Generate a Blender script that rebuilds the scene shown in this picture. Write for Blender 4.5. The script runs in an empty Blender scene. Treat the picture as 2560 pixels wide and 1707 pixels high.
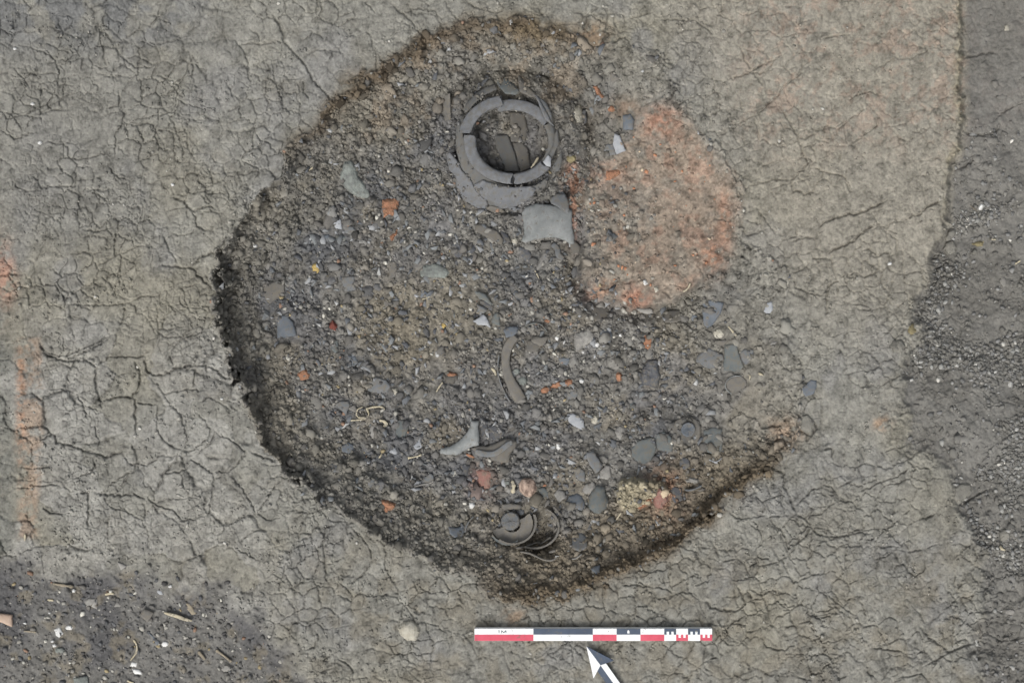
import bpy, bmesh, math, random
import numpy as np
from mathutils import Vector
from mathutils.geometry import delaunay_2d_cdt
R_ = math.radians
random.seed(7); rng = np.random.default_rng(7)
# ------------------------------------------------------------------ camera, world, sun, exposure
H = 5.0            # camera height above the excavated surface (m)
U = 596.0          # photograph pixels per metre on that surface (from the one metre scale bar)
sc = bpy.context.scene
cam = bpy.data.cameras.new("camera"); co = bpy.data.objects.new("camera", cam)
sc.collection.objects.link(co); co.location = (0, 0, H)
cam.sensor_fit = 'HORIZONTAL'; cam.sensor_width = 36.0
cam.lens = 36.0 * H / (2560 / U); cam.clip_start = .05; cam.clip_end = 200
sc.camera = co
SUN_EL, SUN_AZ = 54, 244      # azimuth measured in the ground plane from +x, anticlockwise
w = bpy.data.worlds.new("World"); sc.world = w; w.use_nodes = True
nt = w.node_tree; nt.nodes.clear()
sky = nt.nodes.new("ShaderNodeTexSky"); sky.sky_type = 'NISHITA'; sky.sun_disc = False
sky.sun_elevation = R_(SUN_EL); sky.sun_rotation = R_(90 - SUN_AZ); sky.air_density = 1.2; sky.dust_density = 6; sky.ozone_density = 1
hs = nt.nodes.new("ShaderNodeHueSaturation"); hs.inputs['Saturation'].default_value = .30
bg = nt.nodes.new("ShaderNodeBackground"); bg.inputs['Strength'].default_value = .13
wo = nt.nodes.new("ShaderNodeOutputWorld")
nt.links.new(sky.outputs[0], hs.inputs['Color']); nt.links.new(hs.outputs[0], bg.inputs[0]); nt.links.new(bg.outputs[0], wo.inputs[0])
sl = bpy.data.lights.new("sun", 'SUN'); sl.energy = 1.0; sl.angle = R_(24); sl.color = (1, .97, .93)
so = bpy.data.objects.new("sun", sl); sc.collection.objects.link(so)
sd = Vector((math.cos(R_(SUN_EL)) * math.cos(R_(SUN_AZ)), math.cos(R_(SUN_EL)) * math.sin(R_(SUN_AZ)), math.sin(R_(SUN_EL))))
so.rotation_euler = sd.to_track_quat('Z', 'Y').to_euler()
sc.view_settings.view_transform = 'Standard'; sc.view_settings.look = 'None'
sc.view_settings.exposure = 0.22; sc.view_settings.gamma = 1
sc.render.engine = 'CYCLES'; sc.cycles.max_bounces = 5
F = np.float32

def unproj(px, py, z):            # a place given on the photograph's plan, at height z -> metres
    s = (H - z) / H / U
    return (px - 1280) * s, (853.5 - py) * s
def lin(c):
    c = np.asarray(c, float) / 255
    return np.where(c <= .04045, c / 12.92, ((c + .055) / 1.055) ** 2.4)
TILE = dict(W=(0, 0, .91875), A=(0, 0, 3.267), B=(620, 0, 3.267), C=(1240, 0, 3.267), D=(1860, 0, 3.267), E=(0, 420, 3.267),
            G=(500, 420, 3.267), V=(1100, 180, 3.92), H=(1240, 420, 3.267), N=(1860, 420, 3.267), F=(0, 840, 3.267),
            I=(600, 800, 5.6), J=(980, 780, 5.6), K=(1360, 780, 5.6), L=(1740, 780, 5.6), M=(700, 1000, 5.6),
            X=(1400, 1020, 5.6), u=(1040, 1020, 5.6), O=(1700, 1000, 3.92), Y=(1100, 1200, 5.6), Z=(0, 1300, 3.852),
            P=(400, 1300, 3.36), S=(1160, 1500, 3.36), Q=(1400, 1280, 3.36), R=(2060, 1200, 3.092), a=(1160, 700, 11.2),
            T=(1180, 1560, 7.84))
def T(t, s):                      # "x,y x,y ..." in a detail of the plan -> plan coordinates
    ox, oy, k = TILE[t]
    pts = [tuple(float(v) for v in q.split(',')) for q in s.split()] if isinstance(s, str) else s
    return [(ox + x / k, oy + y / k) for x, y in pts]

# ------------------------------------------------------------------ noise on arrays
def lattice(seed): return np.random.default_rng(seed).random((256, 256)).astype(F)
def vn(x, y, seed):
    L = lattice(seed); xi = np.floor(x); yi = np.floor(y); fx = x - xi; fy = y - yi
    xi = xi.astype(np.int32) & 255; yi = yi.astype(np.int32) & 255; x1 = (xi + 1) & 255; y1 = (yi + 1) & 255
    fx = fx * fx * (3 - 2 * fx); fy = fy * fy * (3 - 2 * fy)
    a = L[yi, xi]; b = L[yi, x1]; c = L[y1, xi]; d = L[y1, x1]
    return ((a + (b - a) * fx) * (1 - fy) + (c + (d - c) * fx) * fy) * 2 - 1
def fbm(x, y, sc_, seed, o=4, g=.5):
    s = 0; a = 1; t = 0
    for i in range(o):
        ca, sa = math.cos(i * 1.1 + .4), math.sin(i * 1.1 + .4)
        s = s + a * vn((x * ca - y * sa) / sc_ + 31.7 * i, (x * sa + y * ca) / sc_ + 17.3 * i, seed + i); t += a; a *= g; sc_ *= .5
    return s / t
def voro(x, y, s, seed, jit=.9):  # returns distance to cell border (units of x), distance to centre, random per cell (2)
    JX, JY, RA, RB = lattice(seed), lattice(seed + 1), lattice(seed + 2), lattice(seed + 3)
    u = (x / s).astype(F); v = (y / s).astype(F); ui = np.floor(u).astype(np.int32); vi = np.floor(v).astype(np.int32)
    f1 = np.full(u.shape, 1e9, F); f2 = np.full(u.shape, 1e9, F); z = lambda: np.zeros(u.shape, F)
    ax, ay, bx, by, r, q = z(), z(), z(), z(), z(), z()
    for dj in (-1, 0, 1):
        for di in (-1, 0, 1):
            ci = ui + di; cj = vi + dj; a = ci & 255; b = cj & 255
            qx = ci + .5 + (JX[b, a] - .5) * jit - u; qy = cj + .5 + (JY[b, a] - .5) * jit - v
            d = qx * qx + qy * qy
            n1 = d < f1; n2 = (~n1) & (d < f2)
            bx = np.where(n1, ax, np.where(n2, qx, bx)); by = np.where(n1, ay, np.where(n2, qy, by)); f2 = np.where(n1, f1, np.where(n2, d, f2))
            ax = np.where(n1, qx, ax); ay = np.where(n1, qy, ay); f1 = np.where(n1, d, f1)
            r = np.where(n1, RA[b, a], r); q = np.where(n1, RB[b, a], q)
    L = np.sqrt((ax - bx) ** 2 + (ay - by) ** 2) + 1e-5
    return (f2 - f1) / (2 * L) * s, np.sqrt(f1), r, q
def ss(a, b, x):
    t = np.clip((x - a) / (b - a), 0, 1); return t * t * (3 - 2 * t)
def sdist(px, py, poly):          # signed distance to a closed outline, positive inside
    d = np.full(px.shape, 1e9, F); ins = np.zeros(px.shape, bool); n = len(poly)
    for i in range(n):
        x0, y0 = poly[i]; x1, y1 = poly[(i + 1) % n]
        ex, ey = x1 - x0, y1 - y0; L = ex * ex + ey * ey + 1e-6
        t = np.clip(((px - x0) * ex + (py - y0) * ey) / L, 0, 1)
        d = np.minimum(d, (px - x0 - t * ex) ** 2 + (py - y0 - t * ey) ** 2)
        c = ((y0 > py) != (y1 > py)); xx = (x1 - x0) * (py - y0) / (y1 - y0 + 1e-9) + x0
        ins ^= c & (px < xx)
    d = np.sqrt(d); return np.where(ins, d, -d)

# ------------------------------------------------------------------ the ground sheet
def axis(a, b, st, far):
    mid = np.arange(a, b + st, st); out = []; s = st; v = 0
    while v < far: s = min(s * 1.06, 400); v += s; out.append(v)
    return np.concatenate([a - np.array(out[::-1]), mid, b + st + np.array(out)]).astype(F)
XS = axis(-60, 2620, 1.9, 9000); YS = axis(-60, 1770, 1.9, 9000)
X, Y = np.meshgrid(XS, YS)
CL = lambda A: A
wx = fbm(X, Y, 60, 1, 4) * 14; wy = fbm(X, Y, 60, 11, 4) * 14        # wobble of every outline
fx_ = fbm(X, Y, 14, 21, 3) * 4; fy_ = fbm(X, Y, 14, 31, 3) * 4
hx, hy = fbm(X, Y, 7, 25, 2, .7) * 2.6, fbm(X, Y, 7, 35, 2, .7) * 2.6   # ragged edges
def low(poly, amt=1.0, f=1.0):
    """signed distance computed on a coarse raster, then sampled with wobble"""
    gx = np.arange(-700, 3300, 8, dtype=F); gy = np.arange(-700, 2500, 8, dtype=F); GX, GY = np.meshgrid(gx, gy)
    D = sdist(GX, GY, poly)
    ux = np.clip((X + (wx + fx_ * f) * amt + 700) / 8, 0, len(gx) - 1.01); uy = np.clip((Y + (wy + fy_ * f) * amt + 700) / 8, 0, len(gy) - 1.01)
    i = ux.astype(np.int32); j = uy.astype(np.int32); a = ux - i; b = uy - j
    return (D[j, i] * (1 - a) + D[j, i + 1] * a) * (1 - b) + (D[j + 1, i] * (1 - a) + D[j + 1, i + 1] * a) * b
PIT = T('W', "1120,45 1230,48 1330,85 1430,100 1500,130 1560,190 1575,260 1620,310 1670,350 1700,420 1705,500 1700,560 1770,585 1815,640 1800,700 1810,760 1835,850 1838,930 1826,990 1806,1035 1760,1085 1700,1125 1620,1200 1560,1245 1480,1295 1380,1350 1250,1375 1170,1388 1090,1330 980,1290 880,1255 800,1205 720,1140 650,1085 595,1030 585,985 560,930 535,870 508,800 492,720 490,640 500,575 545,515 590,460 640,405 650,350 690,310 735,275 760,225 810,180 880,150 960,95 1010,68 1070,52")
BURNT = T('W', "1480,250 1560,262 1610,310 1660,360 1692,430 1695,520 1672,590 1600,655 1545,700 1455,708 1385,690 1335,645 1330,600 1345,540 1340,470 1370,400 1430,340 1460,300")
SPOIL = T('W', "2210,-900 2208,0 2205,200 2200,330 2172,420 2170,520 2130,610 2100,690 2095,780 2060,850 2045,930 2100,1030 2190,1100 2240,1250 2260,1400 2240,1600 2240,2600 3500,2600 3500,-900")
ASH = T('W', "-900,1250 20,1262 90,1305 200,1330 360,1300 520,1350 620,1440 700,1568 640,2600 -900,2600")
STRIP = T('W', "38,770 95,770 105,900 98,1080 90,1240 40,1240 34,1050 38,900")
LEFT = T('W', "-900,640 5,640 5,700 34,780 36,1250 20,1270 -900,1270")
dp = low(PIT)
_, _, ra_, _ = voro(X + wx + fx_ * 1.5 + 9, Y + wy + fy_ * 1.5, 40, 110)
_, _, rb_, _ = voro(X + fx_ * 1.6, Y + fy_ * 1.6, 19, 120)
dp = dp + 20 * (ra_ - .5) + 11 * (rb_ - .5); db = low(BURNT, .8); ds = low(SPOIL, .9) + 70 * fbm(X, Y, 80, 93, 5, .65) * ss(450, 900, Y) + 14 * fbm(X, Y, 26, 94, 4, .7); da = low(ASH, 1.5) + 90 * fbm(X, Y, 90, 91, 5, .65); dst = low(STRIP, .5, 2); dl = low(LEFT, .6)
ctl = np.array([(540, 760, 34, .12, 120, .06), (720, 330, 40, .055, 200, .08), (870, 230, 40, .05, 190, .08), (1200, 70, 60, .03, 190, .08),
                (1600, 160, 130, .004, 320, .085), (1860, 500, 60, .002, 250, .07), (1960, 750, 200, .001, 340, .10), (1990, 900, 200, .001, 340, .10), (2000, 1010, 150, .004, 300, .10), (1985, 1120, 40, .06, 180, .07),
                (1780, 1300, 34, .085, 190, .05), (1350, 1490, 50, .035, 170, .075), (900, 1340, 34, .03, 170, .07), (650, 1130, 24, .08, 150, .055), (600, 950, 32, .12, 130, .05), (580, 560, 26, .10, 150, .06)], F)
W_ = 0; P = [0, 0, 0, 0]
for c in ctl:
    wgt = 1 / ((X - c[0]) ** 2 + (Y - c[1]) ** 2 + 2500) ** 2; W_ = W_ + wgt
    for k in range(4): P[k] = P[k] + wgt * c[2 + k]
P = [p / W_ for p in P]
inpit = ss(-3, 4, dp)
Z = -(P[1] * ss(0, 1, dp / P[0]) + P[3] * ss(0, 1, dp / P[2])) * ss(-1, 1, dp)
slope = ss(-4, 8, dp) * (1 - ss(.75, 1.1, dp / P[2]))                # the sloping sides
floor_ = inpit * (1 - slope)
# raised burnt patch
zb = -.018 - .05 * ss(1750, 1450, X + .25 * (Y - 500)) - .012 * ss(600, 760, Y) + .006 * fbm(X, Y, 40, 41, 3)
zb = zb + .03 * ss(560, 690, Y) + .02 * ss(1560, 1450, X); Z = Z - .035 * np.exp(-((db + 16) / 20) ** 2) * (1 - ss(1700, 1780, X)) * ss(560, 640, Y); mb = ss(-8, 9, db); Z = np.where(db > -12, Z * (1 - mb) + np.maximum(zb, Z) * mb, Z)
# spoil step on the right, ash area bottom left, left step
step = .075 - .03 * ss(700, 1100, Y)
wid = 15 + 60 * ss(450, 1000, Y)
Z = Z - step * ss(0, 1, (ds + 6) / wid) + (.02 * fbm(X, Y, 130, 51, 4)) * ss(10, 60, ds)
Z = Z + .04 * ss(20, 170, ds) * ss(300, 900, Y) - .012 * np.exp(-((ds - 20) / 30) ** 2) * ss(300, 700, Y)
Z = Z - .03 * ss(-20, 70, da) - .016 * ss(-14, 30, dl)
Z = Z + .010 * fbm(X, Y, 260, 61, 3) + .004 * fbm(X, Y, 90, 66, 3)
# great pot's hollow
VX, VY = 1280.0, 353.5
rv = np.sqrt((X - VX) ** 2 + ((Y - VY) / .90) ** 2)
def shoulder(r): return -.046 - .085 * np.clip((r - 108) / 95, 0, 1.4) ** 1.9
Z = np.where(rv < 222, np.minimum(Z, shoulder(rv) - .016 + .1 * ss(196, 222, rv)), Z)
Z = np.where(rv < 100, np.minimum(Z, -.175 + .03 * fbm(X, Y, 40, 71, 2)), Z)
r2 = np.sqrt((X - 1284) ** 2 + (Y - 1316) ** 2)
Z = Z - .02 * (1 - ss(40, 66, r2)) + .0 * Z
r3 = np.sqrt((X - 1345) ** 2 + (Y - 1335) ** 2); Z = Z - .07 * (1 - ss(20, 66, r3))
# pale clod beside the lower right slope
cl = sdist(X[:, :], Y[:, :], T('X', "790,1060 860,980 1000,940 1150,960 1330,990 1480,980 1530,1100 1540,1250 1440,1300 1300,1290 1150,1380 1000,1460 850,1440 760,1300")) if False else None
CLOD = T('X', "790,1060 860,980 1000,940 1150,960 1330,990 1480,980 1530,1100 1540,1250 1440,1300 1300,1290 1150,1380 1000,1460 850,1440 760,1300")
dc = low(CLOD, .5); Z = Z + .05 * ss(-3, 20, dc)

burnt0 = mb * inpit
opn = np.clip(ss(1700, 1850, X) * (1 - ss(1060, 1130, Y)) + ss(1420, 1560, X) * (1 - ss(300, 440, Y)), 0, 1); open_r = slope * opn; cin = inpit * (1 - opn * (1 - ss(10, 170, dp + 60 * fbm(X, Y, 70, 95, 4, .6))))
plat = (1 - cin) * (1 - ss(0, 30, ds)) * (1 - ss(-30, 40, da)) * (1 - burnt0)
spoil = ss(0, 30, ds); ash = ss(-30, 50, da) * (1 - inpit)
burnt = mb * inpit
# ---- drying cracks, procedural
ux, uy = X + wx * 1.6 + fx_ * 1.4 + hx, Y + wy * 1.6 + fy_ * 1.4 + hy
e1, c1, r1, q1 = voro(ux, uy, 92, 100)
e2, c2, r2_, q2 = voro(X + wx + fx_ * 1.5 + hx + 9, Y + wy + fy_ * 1.5 + hy, 40, 110)
e3, c3, r3_, q3 = voro(X + fx_ * 1.6, Y + fy_ * 1.6, 19, 120)
e4, c4, r4, q4 = voro(X + fx_ * .8, Y + fy_ * .8, 9.5, 130)
smooth_ur = ss(1650, 1950, X) * (1 - ss(500, 900, Y))                 # better preserved upper right
coarse_bl = (1 - ss(550, 800, X)) * ss(700, 950, Y)                   # big polygons bottom left
m1 = ss(-.35, .25, fbm(X, Y, 120, 140, 3)) * (.35 + .35 * coarse_bl); m2 = (.25 + .75 * ss(-.3, .25, fbm(X, Y, 90, 150, 3))) * (1 - .7 * coarse_bl)
m3 = ss(-.15, .4, fbm(X, Y, 110, 160, 4))
vw = 1 + 1.1 * fbm(X, Y, 30, 145, 3, .6)                              # cracks open and close along their length
crack = 0.011 * m1 * np.exp(-(e1 / (2.3 * vw)) ** 2) + .009 * m2 * np.exp(-(e2 / (1.7 * vw)) ** 2) + .0055 * m3 * np.exp(-(e3 / (1.3 * vw)) ** 2)
# ---- cracks traced from the place itself
CR = {
'A': "110,550 150,600 190,640 240,700 270,740|150,370 250,390 330,420 400,440 440,480 490,590 470,660 480,690 600,700|190,640 260,610 400,600 480,600|400,440 450,480 550,500 620,440|480,690 440,780 390,850 430,900 560,900|0,1060 60,1090 120,1130 230,1100 290,1080|380,1160 520,1180 560,1220 560,1280 620,1310 760,1280 900,1240|970,740 980,860 890,880 860,900|980,860 1020,930 1000,1020 950,1080 940,1180 940,1280|1000,1050 1100,980 1250,950 1400,920 1440,850 1450,700 1420,680 1500,640 1580,610 1570,480|1440,800 1500,850 1560,860 1680,900|1270,610 1350,640 1420,680|1310,60 1290,150 1230,215 1180,200|1290,150 1400,200|950,360 970,450 1060,520 1100,550 1240,550 1330,500|1130,340 1240,350 1300,360 1500,320|1920,300 1940,360 1990,400 2030,520 2030,640 2050,680|1940,370 2080,350 2130,370 2287,330|2130,370 2100,270 2040,240|880,1340 940,1420 980,1460 1060,1470|1400,950 1460,1120 1500,1250 1490,1340|1830,650 1880,720 1920,820|0,890 60,970 200,940 290,900 390,850",
'B': "200,120 250,200 290,280 300,350 380,430 460,520 500,600 560,690 640,770 680,850*|0,350 100,360 200,330 300,350|1170,30 1250,100 1350,190 1370,240 1420,290 1460,370 1450,430*|1120,350 1200,280 1250,260|1510,280 1580,210 1660,170|1610,0 1640,70 1700,150 1780,220 1780,280|1270,110 1400,70 1530,90 1580,210 1600,280|720,370 760,430 800,470|480,440 560,410 750,420|420,360 540,270 600,290 620,340|960,240 1010,300 1020,400 1050,430 1050,500 1050,620|1050,430 1100,500 1160,560|1780,0 1850,60 1930,70 2020,110 2110,60|1930,70 1920,190 2000,220|0,470 10,600 20,700|200,500 220,650 280,820 290,880|440,640 450,740 500,830|940,0 1000,60 1040,110|590,0 610,90 560,180|50,1070 100,1150 170,1160 230,1260|910,620 930,700 930,760*|1270,430 1290,520*|1300,570 1440,540 1500,600|1820,290 1820,380|2030,170 2040,300",
'C': "750,80 720,130 660,200 500,200|750,20 830,60 750,120 800,140 900,200 1000,270|960,90 1050,130 1060,190 1030,240|900,200 1020,260 1100,260|1060,170 1180,130 1280,100|1350,160 1500,170 1620,160 1700,220 1780,280|1560,360 1650,290 1680,250|1280,520 1390,430|1580,500 1530,580 1500,690 1560,700|1430,660 1500,700 1540,820|1500,700 1440,770 1400,830|1920,1090 1970,1020 2080,960 2130,940 2287,790|2130,940 2150,1080 2140,1180|2287,1310 2180,1360 2140,1400|1560,820 1560,960 1640,1000|1840,0 1850,60 1830,120 1900,160|2287,470 2200,520 2050,600 1900,650|2000,380 2040,500 2100,600 2180,700",
'D': "80,960 130,900 210,840 290,770 330,700 460,600 480,500|80,960 110,1060 120,1180|300,900 380,1000 440,1130 460,1200 530,1330 480,1390 390,1470 400,1568|440,1130 520,1130 590,1060 680,1030 760,1060|750,1110 760,1060 840,990 1000,880|860,1190 960,1120 1090,1020 1100,960|840,830 930,770 1030,750 1140,780|0,1550 100,1500 240,1470 380,1470|770,1340 800,1240|620,330 700,300 860,280|0,590 130,600 200,560 300,440|750,1490 820,1440 880,1540|820,1440 650,1400 540,1360|1740,1060 1830,1080 1860,1100 1940,1110 2050,1080 2090,1020*|1770,470 1880,460 1960,430 2060,440*|2287,830 2130,910 2020,1000|1700,1400 1800,1360 1900,1290*",
'E': "750,190 850,250 930,290|1400,230 1500,270 1560,340 1620,340 1720,310 1770,340*|1560,340 1600,400 1610,480 1660,510 1740,500|1600,490 1560,540 1500,550 1400,540|1640,210 1700,290 1720,310|1930,80 1940,180|940,500 940,620 930,720 1010,690 1100,650 1200,620|930,720 860,750|1340,540 1370,650 1430,740 1460,800|1310,790 1460,805 1580,820 1640,910 1720,970*|1580,800 1640,730 1750,690 1860,650*|320,960 450,960 500,1020 550,1100|550,1110 700,1120 880,1120 1000,1110 1070,1090 1150,1050 1300,1040|1030,1110 1020,1200 980,1290*|1320,990 1300,1100 1290,1230 1290,1310 1360,1320 1450,1300 1520,1290|1280,1310 1340,1380 1560,1370 1700,1320|830,880 900,940 940,1020 1060,1080|1470,960 1560,965 1630,940|1480,1020 1470,1100 1530,1140 1740,1130|320,1400 360,1500 460,1530 540,1530 640,1490 780,1430 900,1370*|520,1380 510,1530|1360,1110 1450,1150|0,880 100,860 180,870*|900,400 910,480 800,520 680,500|600,600 520,630|270,60 340,160 500,150 620,150 620,0|100,90 150,160 200,190 330,180",
'F': "330,130 400,160 520,200 700,200 770,230 790,260 780,330 790,440 820,500 830,600*|520,200 620,160 740,110 880,20*|790,240 850,200 900,170 1080,170 1180,160 1230,110|1100,190 1140,290 1150,360 1120,440 1080,490 960,500 850,520 810,490*|1080,490 1110,560 1110,700 1110,800*|1190,170 1200,280 1250,320 1380,300 1430,260 1550,240 1700,240 1780,290 1830,340 1900,350*|1380,130 1420,250|1600,250 1580,400 1560,430|1220,330 1300,400 1340,480 1420,450 1560,440 1680,440|1340,480 1400,560 1480,650 1510,770 1520,830|1110,540 1290,560|1290,560 1290,680 1280,760 1330,840 1400,900 1540,940 1620,900 1700,840 1720,760 1650,660 1590,610|1620,540 1700,500 1790,530 1840,580 1900,615|390,430 480,430 580,450 640,480 680,560 720,690|500,650 560,620 650,570|650,460 740,450|690,560 780,600 820,600|430,780 470,870 560,890 650,920 720,940 790,940*|780,700 790,820 820,860 800,920|700,940 800,960 870,990 960,950 1020,930*|760,1000 780,1060 760,1100 700,1130 600,1160*|1000,950 1050,1040 1200,1050 1280,1000 1340,950|1100,1100 1000,1140 900,1220 850,1280 780,1270|780,1280 900,1290 1000,1300 1090,1290 1200,1340*|1340,1120 1470,1110 1540,1060 1570,1030|1550,1000 1650,1050 1740,1120 1750,1230 1730,1330 1710,1450 1600,1490 1480,1500 1430,1420 1280,1380 1190,1300|1600,980 1720,870 1760,780|1760,780 1850,830 1950,890 2010,950 1940,1040 1880,1110 1740,1110|1900,1150 1990,1260 2060,1380 2100,1440 2180,1500 2287,1480|2100,1430 2180,1330 2230,1240 2287,1180|2050,940 2120,980 2230,1010 2287,1010*|1720,1480 1770,1550|130,1240 300,1220 400,1210 480,1210|150,750 250,740 350,730 400,760 430,830*|640,1280 720,1270 730,1400 720,1568*|1490,1120 1500,1250|1180,1340 1190,1500|160,1070 280,1080 380,1070 430,1040|350,1400 430,1450 550,1450",
'P': "860,60 760,100 700,150 680,200|640,240 720,280 840,340|1480,20 1400,60 1380,130 1370,220 1390,330 1390,430 1410,520*|1070,330 1120,230 1200,150 1280,130|1350,1210 1430,1120*|1600,50 1700,150 1770,250 1780,350 1720,430 1600,540|1320,920 1330,1000 1290,1070 1220,1090|2180,570 2330,620|1270,1310 1350,1330|1480,1150 1600,1220 1630,1320|1880,190 1900,280 1890,390 1990,560|1040,470 1050,380 1080,340",
'Q': "500,620 620,610 740,620 880,640 960,680 1010,700|1020,700 1010,830 980,880|870,500 880,580 900,640|680,590 690,540 820,480 870,490 900,460 930,400|1270,230 1310,310 1340,380|1150,450 1250,430 1270,490 1240,570 1130,620|1580,80 1680,160 1710,230 1650,310 1660,380 1780,400|1800,90 1890,200 1910,300 2060,210 2110,120*|1910,300 1930,360 1900,450|2110,120 2180,190 2352,210*|1560,470 1650,420 1660,380|1480,600 1530,680 1560,760 1480,830 1360,820 1260,790 1220,730*|1560,750 1680,720 1740,700|1330,860 1340,930 1380,980*|1340,1030 1380,1090 1460,1110|1700,1040 1740,1130 1870,1160 1960,1110 1980,1040|1380,1000 1440,940 1560,850|1870,720 1910,800 2020,770 2080,690|2090,720 2080,850 2150,890 2260,870 2300,800|1220,1240 1290,1220 1350,1210|1850,370 1890,460 1960,590 2050,560 2160,500|1210,1250 1220,1310 1280,1340",
'O': "900,660 960,700 1010,700 1020,850 1060,920 1100,1040 1150,1110 1230,1160 1290,1230 1300,1290*|1020,680 1060,560*|1110,1040 1200,970 1290,880 1390,850*|1150,1120 1290,1130 1380,1110 1450,1050 1530,990|1390,830 1480,840 1540,920 1560,980 1690,1000 1730,1050 1810,1090|1540,860 1620,820 1740,760|1760,900 1900,830 2000,790 2130,750 2250,660|1370,1310 1480,1360 1600,1320 1760,1300 1870,1300|880,1140 930,1230 1000,1330 1030,1430 1050,1480 1080,1520|1050,1450 1180,1380 1260,1320|320,1360 350,1450 380,1510|480,1090 560,1160 700,1150 860,1130|720,1190 790,1280 810,1370 740,1460|1170,120 1160,250 1200,310 1280,340 1340,280 1300,180*|1380,0 1390,100 1380,340|1380,480 1490,470 1500,570*|740,1480 780,1540",
'N': "0,560 90,530 190,490*|100,330 200,450 260,540|600,500 640,460 710,420 850,380 930,370 1050,320 1170,260*|1340,410 1440,370 1500,320 1620,260*|680,690 800,640 890,600 1000,500 1060,480*|690,690 720,780 750,890 770,920|770,910 840,870 920,860 980,890 1080,850 1110,780 1080,700 1020,660 960,670|780,910 700,960 670,1010 680,1100 680,1210*|760,930 770,1040|390,600 480,570 580,560|400,880 430,980 520,1020 660,1040|380,860 500,820 530,770|340,580 430,560 420,470|560,700 570,740 690,740|900,1140 980,1160 1100,1150|820,70 860,170 880,220|390,90 400,200 430,180 500,220 560,200 650,30|940,1000 970,1070 1020,1090|1180,530 1250,590 1240,720|840,690 860,840|1520,860 1600,800 1640,760*|1360,1220 1440,1190 1480,1100*|210,1060 250,1000 330,1000",
'R': "0,430 190,430 200,390 300,390*|190,430 190,510 300,510|640,560 650,700 710,740 770,700 800,590|640,560 780,530 880,490|30,880 90,940 150,970 200,930|270,930 320,1000 320,1080|820,900 880,960|740,1120 790,1190 860,1240 970,1330 1100,1270 1230,1240*|970,1330 820,1410 760,1440|330,1420 350,1480 400,1530|110,1430 120,1568|560,1530 760,1490 830,1568|360,1290 600,1320 680,1370 800,1280|1010,700 1010,900 990,1340 990,1568|1080,180 1170,120 1260,70*|720,300 800,290 870,250*"}
tr = np.zeros_like(X)
for k, s in CR.items():
    for line in s.split('|'):
        deep = line.endswith('*'); pts = T(k, line.rstrip('*')); arr = []
        for (x0, y0), (x1, y1) in zip(pts[:-1], pts[1:]):              # subdivide with wobble
            n = max(1, int(math.hypot(x1 - x0, y1 - y0) / 5.5))
            for i in range(n):
                t = i / n; arr.append((x0 + (x1 - x0) * t + rng.normal(0, 1.5), y0 + (y1 - y0) * t + rng.normal(0, 1.5)))
        arr.append(pts[-1]); wd0 = 2.5 if deep else 1.7; dep = .018 if deep else .0135; wd = wd0
        for i in range(len(arr) - 1):
            (x0, y0), (x1, y1) = arr[i], arr[i + 1]
            a0, a1 = np.searchsorted(XS, [min(x0, x1) - 7, max(x0, x1) + 7]); b0, b1 = np.searchsorted(YS, [min(y0, y1) - 7, max(y0, y1) + 7])
            gx, gy = X[b0:b1, a0:a1], Y[b0:b1, a0:a1]; ex, ey = x1 - x0, y1 - y0
            t = np.clip(((gx - x0) * ex + (gy - y0) * ey) / (ex * ex + ey * ey + 1e-6), 0, 1)
            d2 = (gx - x0 - t * ex) ** 2 + (gy - y0 - t * ey) ** 2; wd = .7 * wd + .3 * wd0 * random.uniform(.5, 1.7)
            en = min(1, (i + 1) / 3, (len(arr) - 1 - i) / 3) * random.uniform(.55, 1.1)
            tr[b0:b1, a0:a1] = np.maximum(tr[b0:b1, a0:a1], dep * en * np.exp(-d2 / (wd * wd)))
crk = np.maximum(crack * (1 - .35 * smooth_ur), tr)
Z = Z - crk * np.clip(plat + .6 * (tr > .002) * (1 - plat) + .8 * spoil + .25 * ash, 0, 1)
# cells slightly tilted and domed, knobbly crumbs on top
edge2 = np.minimum(e2, 9) / 9
Z = Z + plat * (.0028 * (r1 - .5) + .0022 * (r2_ - .5) * m2 + .0012 * np.sqrt(edge2) * m2)
crumbs = ss(-.05, .5, fbm(X, Y, 70, 170, 4)) * (1 - .4 * smooth_ur)
Z = Z + plat * (crumbs * (.0020 * np.sqrt(np.clip(1 - c3, 0, 1)) + .0018 * np.sqrt(np.clip(1 - c4, 0, 1))) + .0012 * fbm(X, Y, 9, 180, 3, .7))
furrow = ss(-.1, .35, fbm(X, Y, 70, 175, 3)) * plat
Z = Z - furrow * (.004 + .006 * coarse_bl) * np.exp(-(e1 / 6.5) ** 2) * (1 - .7 * smooth_ur) - plat * .002 * np.exp(-(e2 / 4) ** 2) * m2 * crumbs
pits = ss(.45, .75, vn(X / 5.5, Y / 5.5, 190)); Z = Z - plat * .003 * pits
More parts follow.
